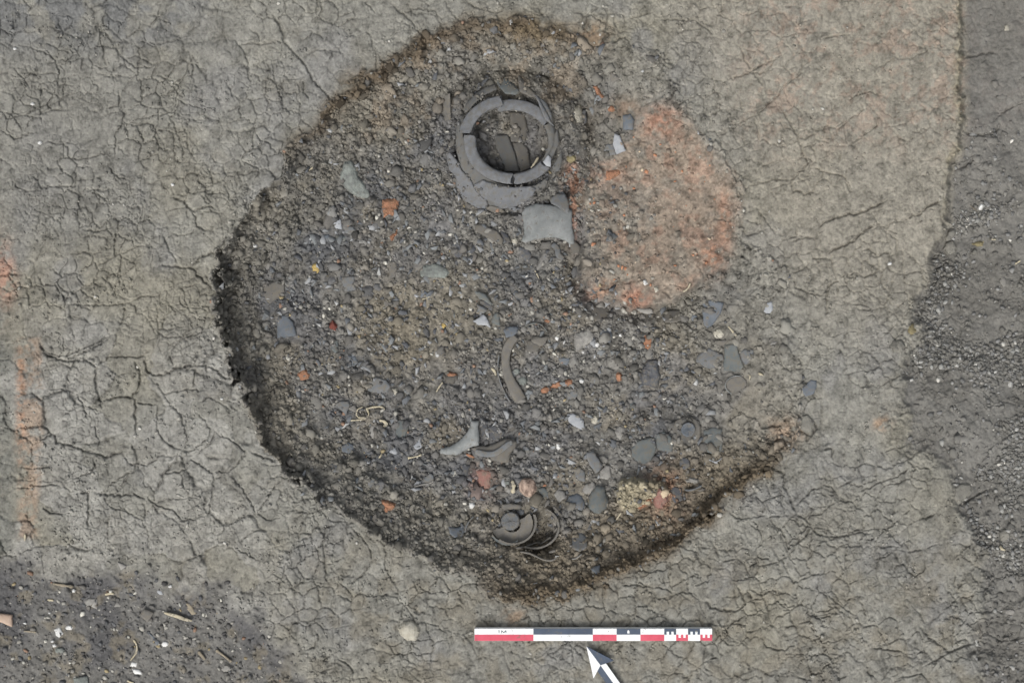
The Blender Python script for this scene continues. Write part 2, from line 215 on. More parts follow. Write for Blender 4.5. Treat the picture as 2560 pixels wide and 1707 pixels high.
# rubble of the fill and clods of the slopes
e5, c5, r5, q5 = voro(X + fx_ * 1.2, Y + fy_ * 1.2, 30, 200)
e6, c6, r6, q6 = voro(X + fx_, Y + fy_, 14, 210)
dome = lambda c, k=1.25: np.sqrt(np.clip(1 - (c * k) ** 2, 0, 1))
rough_f = ss(-.5, .4, fbm(X, Y, 80, 220, 3))
fill = floor_ * (1 - .55 * burnt)
Z = Z + fill * (.35 + .65 * rough_f) * (.012 * dome(c5) * (r5 > .6) + .009 * dome(c6) * (.1 + r6) + .006 * dome(c4) * (.1 + r4)) + fill * (.006 * fbm(X, Y, 9, 230, 3, .75) + .010 * fbm(X, Y, 50, 233, 3))
wall = slope * (1 - burnt) * (1 - .85 * opn)
Z = Z + wall * (.012 * dome(c5) * (.2 + r5) + .009 * dome(c6) * (.2 + r6) + .006 * dome(c4) * r4) + wall * (.016 * fbm(X, Y, 60, 240, 4, .6) + .006 * fbm(X, Y, 16, 243, 3, .7))
Z = Z + burnt * (.014 * fbm(X, Y, 38, 245, 5, .62) + .0012 * dome(c6) * (r6 > .7) + .0008 * dome(c4) * r4 - .006 * ss(0, .2, fbm(X, Y, 60, 248, 2)) * np.exp(-(e2 / 1.7) ** 2))
gra = ss(.05, .4, fbm(X, Y, 120, 250, 3)) * spoil * ss(450, 560, Y)
Z = Z + spoil * (.003 * fbm(X, Y, 9, 260, 3, .75) + .015 * fbm(X, Y, 52, 265, 4, .6)) + gra * (.006 * dome(c6) * r6 + .004 * dome(c4) * r4)
Z = Z + ss(-2, 8, dl) * .005 * fbm(X, Y, 18, 268, 4, .7)
Z = Z + ash * (.006 * fbm(X, Y, 30, 270, 4, .6) + .003 * dome(c4) * r4 + .004 * dome(c6) * (r6 > .6))
lipfade = ss(-14, 0, dp) * (1 - inpit)
Z = Z - lipfade * .004 * (1 + fbm(X, Y, 20, 275, 2))
# broken overhanging clods along the rim
rimz = (1 - opn) * np.exp(-((dp - 6) / 16) ** 2) * P[1] / .1
Z = Z + rimz * .03 * (fbm(X, Y, 26, 277, 3)) * (dp > 0)
Z = Z.astype(F)

# ---- colour of the soils themselves
def mixc(C, col, m): return C * (1 - m[..., None]) + np.asarray(lin(col), F) * m[..., None]
C = np.empty(X.shape + (3,), F); C[:] = lin((139, 138, 131))
n1 = fbm(X, Y, 240, 300, 4); n2 = fbm(X, Y, 120, 310, 4); n3 = fbm(X, Y, 40, 320, 4)
C = mixc(C, (140, 136, 122), ss(-.1, .5, n1) * .8)
C = mixc(C, (134, 134, 133), ss(.1, .5, n2) * .6)
C = mixc(C, (152, 151, 146), (r1 > .35) * coarse_bl * .7)
C = mixc(C, (122, 119, 110), ss(.15, .5, fbm(X, Y, 60, 325, 4)) * .45)
ul = (1 - ss(200, 500, X)) * (1 - ss(500, 750, Y)); C = mixc(C, (128, 127, 122), ul * .55)
C = mixc(C, (112, 114, 116), (1 - ss(380, 620, X)) * (1 - ss(40, 200, Y)) * ss(-.25, .2, n3) * .75)
ur = ss(1750, 2000, X + (500 - Y) * .4) * (1 - ss(600, 1000, Y)); C = mixc(C, (148, 143, 131), ur * .8)
pk = ss(1750, 1950, X) * (1 - ss(250, 460, Y)); C = mixc(C, (160, 138, 122), pk * ss(-.05, .4, .5 * n3 + .8 * fbm(X, Y, 16, 322, 4, .7)) * .5)
C = mixc(C, (128, 122, 108), ss(1250, 1500, Y) * ss(600, 900, X) * ss(-.2, .4, n3) * .6)
# pit
fillc = np.empty_like(C); fillc[:] = lin((122, 120, 115))
fillc = mixc(fillc, (132, 124, 108), ss(-.1, .3, n2) * .75)
fillc = mixc(fillc, (114, 114, 116), ss(.0, .4, fbm(X, Y, 100, 330, 4)) * .8)
blot = [(780, 430, 90), (900, 480, 90), (1010, 260, 60), (1110, 170, 50), (1600, 330, 60), (1500, 250, 70), (1930, 690, 60), (830, 560, 120), (1070, 330, 70), (1440, 290, 110), (850, 1030, 40), (1880, 720, 90), (960, 1180, 90), (1650, 1100, 90), (700, 770, 60), (1180, 1200, 70), (1300, 700, 60), (900, 900, 70)]
bm = 0
for bx_, by_, br_ in blot: bm = np.maximum(bm, np.exp(-((X - bx_) ** 2 + (Y - by_) ** 2) / (br_ * br_)))
fillc = mixc(fillc, (89, 92, 98), np.clip(bm * 1.5 * ss(-.5, .2, n3), 0, 1) * .8)
fillc = mixc(fillc, (98, 94, 86), ss(.1, .45, fbm(X, Y, 45, 334, 4, .65)) * .5)
tn = np.exp(-(((X - 1080) / 170) ** 2 + ((Y - 800) / 130) ** 2)); fillc = mixc(fillc, (132, 123, 103), tn * .7)
C = C * (1 - cin[..., None]) + fillc * cin[..., None]
C = mixc(C, (127, 123, 112), wall * .6)
top = wall * (1 - ss(300, 420, Y)) * ss(800, 900, X) * (1 - ss(1420, 1560, X)); C = mixc(C, (136, 121, 101), top * ss(-.1, .35, n3) * .6)
ring = np.exp(-((dp - 14) / 26) ** 2) * np.clip((1 - ss(300, 420, Y)) * (1 - ss(1400, 1480, X)) + ss(1080, 1200, Y) * ss(1150, 1300, X), 0, 1); C = mixc(C, (96, 80, 58), ring * .75)
br = wall * ss(1050, 1200, Y) * ss(1100, 1400, X); C = mixc(C, (124, 108, 82), br * .5)
C = mixc(C, (128, 124, 112), open_r * .35)
# burnt clay
red = ss(-24, 40, db + 30 * fbm(X, Y, 30, 344, 4, .7)) * ss(1400, 1640, X + (500 - Y) * .15 + n2 * 160)
C = mixc(C, (136, 129, 117), mb * inpit * .7); rn = fbm(X, Y, 55, 341, 5, .65); C = mixc(C, (149, 132, 114), red * ss(-.55, .0, rn) * .9)
C = mixc(C, (156, 124, 103), red * ss(.05, .35, fbm(X, Y, 30, 343, 4, .65)) * .65); C = mixc(C, (140, 134, 122), red * ss(.1, .4, fbm(X, Y, 60, 345, 4)) * .5)
for bx_, by_, rx, ry, cc in [(1655, 305, 42, 36, (172, 118, 90)), (1430, 520, 17, 70, (176, 122, 92)), (1435, 440, 24, 30, (176, 120, 88)), (1520, 435, 42, 26, (170, 130, 105)),
                             (1500, 725, 50, 22, (168, 122, 90)), (1590, 745, 34, 24, (176, 112, 80)), (1780, 640, 30, 40, (172, 118, 86)), (1812, 560, 20, 70, (166, 120, 92)),
                             (1560, 270, 40, 24, (128, 104, 84)), (1660, 1230, 44, 60, (160, 116, 88)), (10, 690, 26, 70, (180, 134, 112)), (1205, 1205, 30, 36, (150, 106, 92)), (2205, 1060, 20, 16, (176, 146, 118)),
                             (1290, 1545, 28, 20, (160, 136, 112)), (1960, 1080, 40, 34, (165, 138, 112)), (1330, 80, 90, 34, (120, 104, 76)), (1480, 90, 40, 30, (150, 124, 96))]:
    g = np.exp(-(((X - bx_ + fx_ * 2) / rx) ** 2 + ((Y - by_ + fy_ * 2) / ry) ** 2)); C = mixc(C, cc, np.clip(g * 1.3 * ss(-.6, .3, fbm(X, Y, 16, 347, 3, .7)), 0, 1) * .7)
C = mixc(C, (166, 156, 126), ss(-2, 10, dc) * .8 * (1 - .6 * ss(1650, 1672, X)))
C = mixc(C, (117, 116, 113), spoil * .85); C = mixc(C, (108, 106, 101), spoil * ss(-.1, .3, n2) * .6)
ye = np.exp(-((ds + 4) / 9) ** 2) * (1 - ss(450, 600, Y)); C = mixc(C, (150, 142, 114), ye * .45 * ss(-.5, .2, n3))
C = mixc(C, (113, 112, 110), ash * .9); C = mixc(C, (88, 88, 91), ash * ss(-.15, .3, n2) * .75); C = mixc(C, (132, 123, 104), ash * ss(.2, .5, n3) * .5)
lft = ss(-10, 22, dl); C = mixc(C, (120, 121, 115), lft * .8 * ss(-.6, .2, n3))
C = mixc(C, (160, 138, 118), ss(-4, 14, dst) * np.clip(.35 + 1.6 * fbm(X, Y, 24, 366, 4, .7), 0, .7)); C = mixc(C, (172, 132, 104), np.exp(-((X - 52 - fx_ - .3 * wx) / 12) ** 2) * ss(830, 900, Y) * (1 - ss(1080, 1180, Y)) * np.clip(.3 + 1.8 * fbm(X, Y, 14, 367, 3, .7), 0, .7))
# clod to clod and grain differences
g = 1 + .10 * (r2_ - .5) * plat + (.16 * (r3_ - .5) + .16 * (r4 - .5)) * (.35 + .65 * np.clip(inpit + spoil * .4 + ash, 0, 1)) + .07 * fbm(X, Y, 12, 350, 3, .7) + .06 * vn(X / 3.1, Y / 3.1, 360)
g = g + (plat + spoil * .4 + ash * .5) * (.42 * fbm(X, Y, 13, 352, 4, .8) - .20 * ss(.02, .35, fbm(X, Y, 26, 353, 4, .7)) + .12 * ss(.1, .4, fbm(X, Y, 30, 354, 4, .7)) - .16 * furrow * np.exp(-(e1 / 5) ** 2))
g = g + inpit * (.34 * (r6 - .5) * (q6 > .4)) + .16 * fbm(X, Y, 5.5, 355, 2, .8) * (1 + inpit) + inpit * .5 * fbm(X, Y, 18, 356, 4, .75)
pk2 = ss(.35, .7, vn(X / 6.3 + 5, Y / 6.3, 357)); g = g - .16 * pk2 * (plat + inpit)
C = C * g[..., None]
spk = (vn(X / 4.2, Y / 4.2, 370) > .86); C = np.where(spk[..., None] & (fill + ash + burnt > .4)[..., None], C * 1.45, C)
GAIN = .86
lum = C @ np.array([.25, .6, .15], F); sat = (.86 * (1 - inpit) + .74 * inpit)[..., None]; C = lum[..., None] + (C - lum[..., None]) * sat; C = C * np.array([1.005, 1.0, .975], F)
ALB = .77
C = np.clip(C * GAIN, .01, .8).astype(F)

def quadmesh(name, verts, nx, ny, cols=None):
    me = bpy.data.meshes.new(name); nf = (nx - 1) * (ny - 1)
    me.vertices.add(nx * ny); me.vertices.foreach_set("co", verts.ravel())
    i = (np.arange(ny - 1)[:, None] * nx + np.arange(nx - 1)[None]).ravel()
    f = np.stack([i + nx, i + nx + 1, i + 1, i], 1).astype(np.int32)
    me.loops.add(nf * 4); me.polygons.add(nf)
    me.loops.foreach_set("vertex_index", f.ravel()); me.polygons.foreach_set("loop_start", np.arange(nf, dtype=np.int32) * 4)
    me.update(calc_edges=True)
    me.polygons.foreach_set("use_smooth", np.ones(nf, bool))
    if cols is not None: addcol(me, cols)
    return me
def addcol(me, cols):
    a = me.color_attributes.new("soil", 'FLOAT_COLOR', 'POINT')
    a.data.foreach_set("color", np.concatenate([cols.reshape(-1, 3), np.ones((cols.size // 3, 1), F)], 1).astype(F).ravel())

# ------------------------------------------------------------------ materials
def N(nt, t, **k):
    n = nt.nodes.new(t)
    for a, b in k.items(): setattr(n, a, b)
    return n
def base(name, rough=.95, spec=.2):
    m = bpy.data.materials.new(name); m.use_nodes = True; nt = m.node_tree
    b = nt.nodes['Principled BSDF']; b.inputs['Roughness'].default_value = rough; b.inputs['Specular IOR Level'].default_value = spec
    return m, nt, b
def noise(nt, scale, detail=4, rough=.6, co='Object'):
    tc = N(nt, 'ShaderNodeTexCoord'); n = N(nt, 'ShaderNodeTexNoise'); n.inputs['Scale'].default_value = scale
    n.inputs['Detail'].default_value = detail; n.inputs['Roughness'].default_value = rough
    nt.links.new(tc.outputs[co], n.inputs['Vector']); return n
def soil_mat(name, bump=.5, sc1=260):
    m, nt, b = base(name)
    at = N(nt, 'ShaderNodeAttribute', attribute_name="soil"); n = noise(nt, sc1, 5, .7)
    mr = N(nt, 'ShaderNodeMapRange'); mr.inputs['From Min'].default_value = .3; mr.inputs['From Max'].default_value = .7
    mr.inputs['To Min'].default_value = .84; mr.inputs['To Max'].default_value = 1.16; nt.links.new(n.outputs[0], mr.inputs[0])
    mx = N(nt, 'ShaderNodeVectorMath', operation='SCALE'); nt.links.new(at.outputs['Color'], mx.inputs[0]); nt.links.new(mr.outputs[0], mx.inputs['Scale'])
    nt.links.new(mx.outputs[0], b.inputs['Base Color'])
    bp = N(nt, 'ShaderNodeBump'); bp.inputs['Strength'].default_value = bump; bp.inputs['Distance'].default_value = .003
    nt.links.new(n.outputs[0], bp.inputs['Height']); nt.links.new(bp.outputs[0], b.inputs['Normal'])
    return m
def body(name, c0, c1, scale=40, rough=.85, dirt=0.0, bump=.3, dcol=(120, 114, 102), rnd=.12, stretch=None, spec=.25):
    """fired clay, stone or bone: two tones, soil sticking in patches, a fine grain"""
    m, nt, b = base(name, rough, spec); n = noise(nt, scale, 5, .62)
    rp = N(nt, 'ShaderNodeMapRange'); rp.inputs['From Min'].default_value = .35; rp.inputs['From Max'].default_value = .65; nt.links.new(n.outputs[0], rp.inputs[0])
    if stretch:
        mp = N(nt, 'ShaderNodeMapping'); mp.inputs['Scale'].default_value = stretch; mp.inputs['Rotation'].default_value = (0, 0, .6)
        l = n.inputs['Vector'].links[0]; s = l.from_socket; nt.links.remove(l); nt.links.new(s, mp.inputs[0]); nt.links.new(mp.outputs[0], n.inputs['Vector'])
    mx = N(nt, 'ShaderNodeMix', data_type='RGBA'); nt.links.new(rp.outputs[0], mx.inputs[0])
    q = 1 if 'paint' in name or 'print' in name else (.9 if rough >= .95 or 'white' in name or 'bone' in name else ALB)
    mx.inputs[6].default_value = (*(lin(c0) * q), 1); mx.inputs[7].default_value = (*(lin(c1) * q), 1)
    out = mx.outputs[2]
    if dirt:
        n2 = noise(nt, 55, 6, .72, 'Object'); r2 = N(nt, 'ShaderNodeMapRange'); r2.inputs['From Min'].default_value = .62 - dirt * .35; r2.inputs['From Max'].default_value = .72 - dirt * .2
        r2.inputs['To Max'].default_value = .85
        nt.links.new(n2.outputs[0], r2.inputs[0]); m2 = N(nt, 'ShaderNodeMix', data_type='RGBA'); nt.links.new(r2.outputs[0], m2.inputs[0])
        nt.links.new(out, m2.inputs[6]); m2.inputs[7].default_value = (*(lin(dcol) * ALB), 1); out = m2.outputs[2]
    oi = N(nt, 'ShaderNodeObjectInfo'); rr = N(nt, 'ShaderNodeMapRange'); rr.inputs['To Min'].default_value = 1 - rnd; rr.inputs['To Max'].default_value = 1 + rnd
    nt.links.new(oi.outputs['Random'], rr.inputs[0]); vm = N(nt, 'ShaderNodeVectorMath', operation='SCALE')
    nt.links.new(out, vm.inputs[0]); nt.links.new(rr.outputs[0], vm.inputs['Scale']); nt.links.new(vm.outputs[0], b.inputs['Base Color'])
    n3 = noise(nt, 220, 4, .7); bp = N(nt, 'ShaderNodeBump'); bp.inputs['Strength'].default_value = bump; bp.inputs['Distance'].default_value = .0025
    nt.links.new(n3.outputs[0], bp.inputs['Height']); nt.links.new(bp.outputs[0], b.inputs['Normal'])
    return m
M = dict(
    soil=soil_mat('dry_cracked_silt'), rubble=soil_mat('rubble', .4),
    pot=body('grey_pot_clay', (112, 115, 119), (130, 132, 135), 30, .85, .5, .35, rnd=.04, dcol=(112, 110, 104)),
    potb=body('grey_pot_body', (104, 106, 107), (120, 121, 119), 26, .88, .6, .2, rnd=.05, dcol=(112, 108, 100)),
    grey=body('grey_sherd', (108, 112, 115), (130, 132, 133), 30, .85, .45, .2),
    lite=body('light_grey_sherd', (134, 138, 137), (158, 161, 160), 30, .85, .2, .3),
    blue=body('bluish_sherd', (104, 111, 118), (122, 128, 135), 30, .85, .35, .2, rnd=.05),
    pale=body('pale_sherd', (158, 162, 167), (182, 185, 188), 40, .8, .1, .3, rnd=.05),
    dark=body('dark_sherd', (84, 86, 91), (104, 105, 107), 30, .85, .4, .25),
    teal=body('greenish_grey_sherd', (104, 110, 111), (118, 123, 122), 30, .85, .4, .2),
    brown=body('brownish_grey_sherd', (108, 106, 102), (124, 121, 115), 30, .85, .4, .2),
    stone=body('light_stone', (132, 130, 126), (168, 166, 160), 30, .9, .15, .6),
    cream=body('cream_stone', (176, 171, 156), (206, 202, 188), 26, .9, .08, .5, rnd=.05),
    gstone=body('greenish_stone', (112, 115, 112), (146, 152, 146), 34, .9, .1, .6),
    bone=body('old_bone', (176, 166, 138), (212, 204, 182), 60, .85, .4, .4, rnd=.06),
    white=body('white_pebble', (205, 206, 204), (228, 228, 224), 60, .8, 0, .3, rnd=.08),
    orange=body('burnt_clay', (156, 112, 88), (184, 136, 108), 70, .95, .6, .9, rnd=.1, dcol=(130, 104, 84)),
    redst=body('red_stone', (132, 98, 90), (148, 114, 104), 50, .95, .4, .5),
    red=body('dark_red_clay', (112, 64, 56), (128, 78, 68), 60, .95, .1, .5),
    yellow=body('yellow_clay', (176, 152, 92), (198, 176, 118), 60, .95, .15, .5, rnd=.05),
    pink=body('pink_tile', (192, 168, 148), (206, 184, 166), 30, .9, 0, .3, rnd=.02),
    stripe=body('pink_striated_stone', (118, 100, 90), (214, 190, 172), 60, .9, 0, .6, stretch=(1, .25, 1), rnd=.02),
    clodm=body('grey_clod', (120, 118, 111), (136, 134, 126), 30, .95, .1, .6),
    wood=body('pale_root', (150, 140, 122), (172, 162, 142), 60, .9, .4, .4),
    ocl=body('ochre_stone', (146, 136, 104), (158, 148, 116), 40, .9, .2, .5),
    Pw=body('white_paint', (226, 229, 229), (236, 238, 238), 16, .55, .1, .02, rnd=0), Pn=body('slate_blue_paint', (66, 76, 92), (76, 87, 103), 16, .55, .14, .02, rnd=0),
    Pr=body('red_paint', (196, 76, 94), (208, 90, 108), 16, .55, .14, .02, rnd=0), Pt=body('dark_grey_print', (74, 88, 90), (80, 94, 96), 6, .6, 0, 0, rnd=0))
col = sc.collection
def link(name, me, mat=None, parent=None, label=None, cat=None, group=None, kind=None, loc=None):
    o = bpy.data.objects.new(name, me); col.objects.link(o)
    if mat is not None: me.materials.append(mat)
    if parent is not None: o.parent = parent
    if loc is not None: o.location = loc
    for k, v in (('label', label), ('category', cat), ('group', group), ('kind', kind)):
        if v: o[k] = v
    return o

wxx, wyy = unproj(X, Y, Z)
gm = quadmesh("ground", np.stack([wxx, wyy, Z], -1).astype(F), len(XS), len(YS), C)
link("ground", gm, M['soil'], kind='structure')

def gi(px, py):
    i = np.clip(np.searchsorted(XS, px) - 1, 0, len(XS) - 2); j = np.clip(np.searchsorted(YS, py) - 1, 0, len(YS) - 2); return j, i
def gz(px, py):
    px = np.asarray(px, float); py = np.asarray(py, float); j, i = gi(px, py); return Z[j, i].astype(float)

# ------------------------------------------------------------------ builders
def resample(pts, step, jit, closed=True):
    out = []; n = len(pts)
    for i in range(n if closed else n - 1):
        (x0, y0), (x1, y1) = pts[i], pts[(i + 1) % n]; k = max(1, int(round(math.hypot(x1 - x0, y1 - y0) / step)))
        for q in range(k):
            t = q / k; j = jit if q else jit * .3
            out.append((x0 + (x1 - x0) * t + random.uniform(-j, j), y0 + (y1 - y0) * t + random.uniform(-j, j)))
    if not closed: out.append(pts[-1])
    return out
def plate(pts, thick=.007, dome=0., stone=0., tilt=(0, 0), lift=0., jit=.7, zf=None, rough=0., bury=.3):
    """a sherd or stone grown from its broken outline: faces with thickness, edge wear, curvature"""
    p = np.array(pts); span = float(np.hypot(*(p.max(0) - p.min(0)))); step = max(1.6, min(4.0, span / 9))
    ol = resample(pts, step, min(jit, step * .38)); n = len(ol); oa = np.array(ol, F)
    gx, gy = np.meshgrid(np.arange(p[:, 0].min(), p[:, 0].max(), step * 1.1), np.arange(p[:, 1].min(), p[:, 1].max(), step * 1.1))
    gx = (gx + rng.uniform(-.3, .3, gx.shape) * step).ravel().astype(F); gy = (gy + rng.uniform(-.3, .3, gy.shape) * step).ravel().astype(F)
    d = sdist(gx, gy, ol); k = d > step * .55
    inn = list(zip(gx[k].tolist(), gy[k].tolist()))
    vs, es, fs, _, _, _ = delaunay_2d_cdt([Vector(q) for q in ol + inn], [(i, (i + 1) % n) for i in range(n)], [], 1, 1e-4)
    v = np.array([(q.x, q.y) for q in vs]); dist = np.maximum(sdist(v[:, 0].astype(F), v[:, 1].astype(F), ol), 0)
    dist[dist < .2] = 0; dm = max(dist.max(), .5)
    zg = gz(v[:, 0], v[:, 1]); c = v.mean(0)
    if zf is None:
        A = np.stack([v[:, 0] - c[0], v[:, 1] - c[1], np.ones(len(v))], 1); s, *_r = np.linalg.lstsq(A, zg, rcond=None)
        s[:2] = np.clip(s[:2], -.0012, .0012)
        pl = A @ s; res = np.percentile(zg - pl, 88 if not stone else 40); z = pl + max(res, 0) + thick * bury + lift
        z = z + tilt[0] * (v[:, 0] - c[0]) + tilt[1] * (v[:, 1] - c[1])
    else: z = zf(v[:, 0], v[:, 1]) + lift
    top = z + dome * (1 - (1 - dist / dm) ** 2) - thick * .28 * np.exp(-dist / 1.3)
    if stone: top = top + stone * np.sqrt(np.clip(1 - (1 - dist / dm) ** 2, 0, 1)) * (1 + .25 * fbm(v[:, 0], v[:, 1], span * .35, random.randint(1, 900), 2))
    if rough: top = top + rough * fbm(v[:, 0], v[:, 1], span * .22, random.randint(1, 900), 3, .6)
    tmin = (z if not stone else top) - thick - (stone * .6) ; nv = len(v)
    X0, Y0 = unproj(v[:, 0], v[:, 1], top); X1, Y1 = unproj(v[:, 0], v[:, 1], z)
    cc = Vector((*unproj(c[0], c[1], float(z.mean())), float(z.mean())))
    co = [(X0[i] - cc.x, Y0[i] - cc.y, top[i] - cc.z) for i in range(nv)] + [(X1[i] - cc.x, Y1[i] - cc.y, tmin[i] - cc.z) for i in range(nv)]
    # orientation: px y is down so flip where needed
    F_ = []; ed = {}
    for f in fs:
        a, b_, q = f[:3]
        ar = (co[b_][0] - co[a][0]) * (co[q][1] - co[a][1]) - (co[q][0] - co[a][0]) * (co[b_][1] - co[a][1])
        f = list(f) if ar > 0 else list(f)[::-1]
        F_.append(f)
        for i in range(len(f)): ed[(f[i], f[(i + 1) % len(f)])] = 1
    nt_ = len(F_); G_ = [[i + nv for i in f[::-1]] for f in F_]
    S_ = [[b_, a, a + nv, b_ + nv] for (a, b_) in ed if (b_, a) not in ed]
    me = bpy.data.meshes.new("m"); me.from_pydata(co, [], F_ + G_ + S_); me.update()
    sm = np.zeros(len(me.polygons), bool); sm[:nt_] = not stone; me.polygons.foreach_set("use_smooth", sm)
    return me, cc
def crom(pts, step):
    if len(pts) < 3 or CR_LIN: return resample(pts, step, 0, False)
    P_ = [pts[0]] + list(pts) + [pts[-1]]; out = []
    for i in range(1, len(P_) - 2):
        p0, p1, p2, p3 = map(np.array, P_[i - 1:i + 3]); n = max(1, int(np.hypot(*(p2 - p1)) / step))
        for k in range(n):
            t = k / n; out.append(tuple(.5 * (2 * p1 + (p2 - p0) * t + (2 * p0 - 5 * p1 + 4 * p2 - p3) * t * t + (3 * p1 - p0 - 3 * p2 + p3) * t ** 3)))
    out.append(tuple(pts[-1])); return out
def ribbon(pts, width, high, lift=.0, taper=.35, knob=0., z=None, wprof=None, lean=0.):
    """a curved piece (rim arc, vessel wall seen from its broken edge, bone): elliptical section swept along a path"""
    path = np.array(crom(pts, 3.0)); n = len(path); tg = np.gradient(path, axis=0); tg /= np.linalg.norm(tg, axis=1)[:, None] + 1e-9
    nr = np.stack([-tg[:, 1], tg[:, 0]], 1); s = np.linspace(0, 1, n)
    en = np.minimum(1, np.minimum(s, 1 - s) / .12); wd = width * (taper + (1 - taper) * np.sqrt(en)) * (1 + knob * (np.exp(-(s / .1) ** 2) + np.exp(-((1 - s) / .1) ** 2)))
    if wprof is not None: wd = width * np.interp(s, np.linspace(0, 1, len(wprof)), wprof)
    if z is None:
        zz = gz(path[:, 0], path[:, 1]); zz = np.polyval(np.polyfit(s, zz, min(2, n - 1)), s) if n > 3 else zz
    else: zz = np.full(n, z)
    zz = zz + lift; K = 10; co = []; c = path.mean(0); cz = float(zz.mean()); cc = Vector((*unproj(c[0], c[1], cz), cz))
    for i in range(n):
        for k in range(K):
            a = 2 * math.pi * k / K; ca, sa = math.cos(a), math.sin(a); ex = .6
            u = abs(ca) ** ex * (1 if ca > 0 else -1) * wd[i] / 2; v = abs(sa) ** ex * (1 if sa > 0 else -1) * high / 2 * (.5 + .5 * en[i])
            u2 = u + lean * v * U
            jz = random.uniform(-.06, .06) * high; z_ = zz[i] + v + jz; x, y = unproj(path[i, 0] + nr[i, 0] * u2, path[i, 1] + nr[i, 1] * u2, z_)
            co.append((x - cc.x, y - cc.y, z_ - cc.z))
    fc = [[i * K + k, i * K + (k + 1) % K, (i + 1) * K + (k + 1) % K, (i + 1) * K + k] for i in range(n - 1) for k in range(K)]
    fc += [list(range(K))[::-1], list(range((n - 1) * K, n * K))]
    me = bpy.data.meshes.new("m"); me.from_pydata(co, [], fc); me.polygons.foreach_set("use_smooth", np.ones(len(fc), bool))
    bm = bmesh.new(); bm.from_mesh(me); bmesh.ops.recalc_face_normals(bm, faces=bm.faces); bm.to_mesh(me); bm.free()
    return me, cc
def lathe(cx, cy, prof, a0, a1, ry=.9, z0=0., jag=2.5, tilt=0.):
    """part of a wheel-thrown vessel: closed profile (r in plan px, z in m) turned through an angle, with broken ends"""
    n = max(6, int(abs(a1 - a0) / 3)); K = len(prof); co = []; j0 = [random.uniform(-jag, jag) for _ in prof]; j1 = [random.uniform(-jag, jag) for _ in prof]
    ccx, ccy = unproj(cx, cy, z0)
    for i in range(n + 1):
        for k, (r, z) in enumerate(prof):
            t = i / n; a = R_(a0 + j0[k] + (a1 + j1[k] - a0 - j0[k]) * t); r = r + random.uniform(-.45, .45); z_ = z0 + z + tilt * math.cos(a) + random.uniform(-.0006, .0006)
            x, y = unproj(cx + r * math.cos(a), cy + r * ry * math.sin(a), z_); co.append((x - ccx, y - ccy, z_ - z0))
    fc = [[i * K + k, i * K + (k + 1) % K, (i + 1) * K + (k + 1) % K, (i + 1) * K + k] for i in range(n) for k in range(K)] + [list(range(K))[::-1], list(range(n * K, n * K + K))]
    me = bpy.data.meshes.new("m"); me.from_pydata(co, [], fc)
    bm = bmesh.new(); bm.from_mesh(me); bmesh.ops.recalc_face_normals(bm, faces=bm.faces); bm.to_mesh(me); bm.free()
    me.polygons.foreach_set("use_smooth", np.array([len(p.vertices) == 4 for p in me.polygons]))
    me.set_sharp_from_angle(angle=R_(38))
    return me, Vector((ccx, ccy, z0))
CR_LIN = False
GR = dict(sherd="sherds lying in the pit fill", stone="stones lying in the pit fill", bone="bones among the finds", lump="burnt clay lumps in the pit", pebble="small pale pebbles on the soil",
          ash="finds in the ash patch", spoil="pieces on the loose spoil")
def put(name, mm, mat, cat, label, group=None, parent=None):
    me, cc = mm; me.name = name
    if parent is not None: cc = cc - parent.location
    return link(name, me, M[mat], parent, label, cat, group, loc=cc)
def sherd(t, s, mat, label, name='pottery_sherd', cat='pottery sherd', group=GR['sherd'], **k): return put(name, plate(T(t, s), **k), mat, cat, label, group)
def stone(t, s, mat, label, h=.02, name='stone', cat='stone', group=GR['stone'], **k): return put(name, plate(T(t, s), stone=h, thick=.006, rough=k.pop('rough', h * .25), **k), mat, cat, label, group)
def rnd(t, x, y, rx, ry=None, n=9, rot=0.):
    ry = ry or rx; k = TILE[t][2]
    return ' '.join(f"{x + rx * k * q * math.cos(a) * math.cos(rot) - ry * k * q * math.sin(a) * math.sin(rot):.1f},{y + rx * k * q * math.cos(a) * math.sin(rot) + ry * k * q * math.sin(a) * math.cos(rot):.1f}"
                    for a, q in ((2 * math.pi * i / n, random.uniform(.82, 1.1)) for i in range(n)))
def bone(t, s, wd, label, mat='bone', h=None, name='bone_fragment', cat='bone', group=GR['bone'], **k):
    k.setdefault('wprof', [.35] + [random.uniform(.55, 1.25) for _ in range(9)] + [.3]); return put(name, ribbon(T(t, s), wd, h or wd * .8 / U, lift=k.pop('lift', .006), **k), mat, cat, label, group)
# ---- one metre scale bar and north arrow
bz = .034; BX0, BX1 = 88, 2085; BY0, BYM, BY1 = 236, 287, 340
bar = bpy.data.objects.new("scale_bar", None); col.objects.link(bar); bar.location = (*unproj(*T('S', [((BX0 + BX1) / 2, BYM)])[0], bz), .01)
bar['label'] = "one metre scale bar in red, white and slate blue blocks, lying below the pit"; bar['category'] = "scale bar"
def box_px(t, x0, y0, x1, y1, z0, z1, mat, name, parent, bev=0):
    (a, b), (c, d) = T(t, [(x0, y0), (x1, y1)]); q = [unproj(*p, z1) for p in ((a, b), (c, b), (c, d), (a, d))]
    L = parent.location; co = [(x - L.x, y - L.y, z - L.z) for z in (z0, z1) for x, y in q]
    me = bpy.data.meshes.new(name); me.from_pydata(co, [], [(0, 1, 2, 3), (7, 6, 5, 4), (0, 4, 5, 1), (1, 5, 6, 2), (2, 6, 7, 3), (3, 7, 4, 0)])
    bm = bmesh.new(); bm.from_mesh(me); bmesh.ops.recalc_face_normals(bm, faces=bm.faces)
    if bev: bmesh.ops.bevel(bm, geom=bm.edges[:], offset=bev, segments=2, affect='EDGES')
    bm.to_mesh(me); bm.free(); return link(name, me, M[mat], parent)
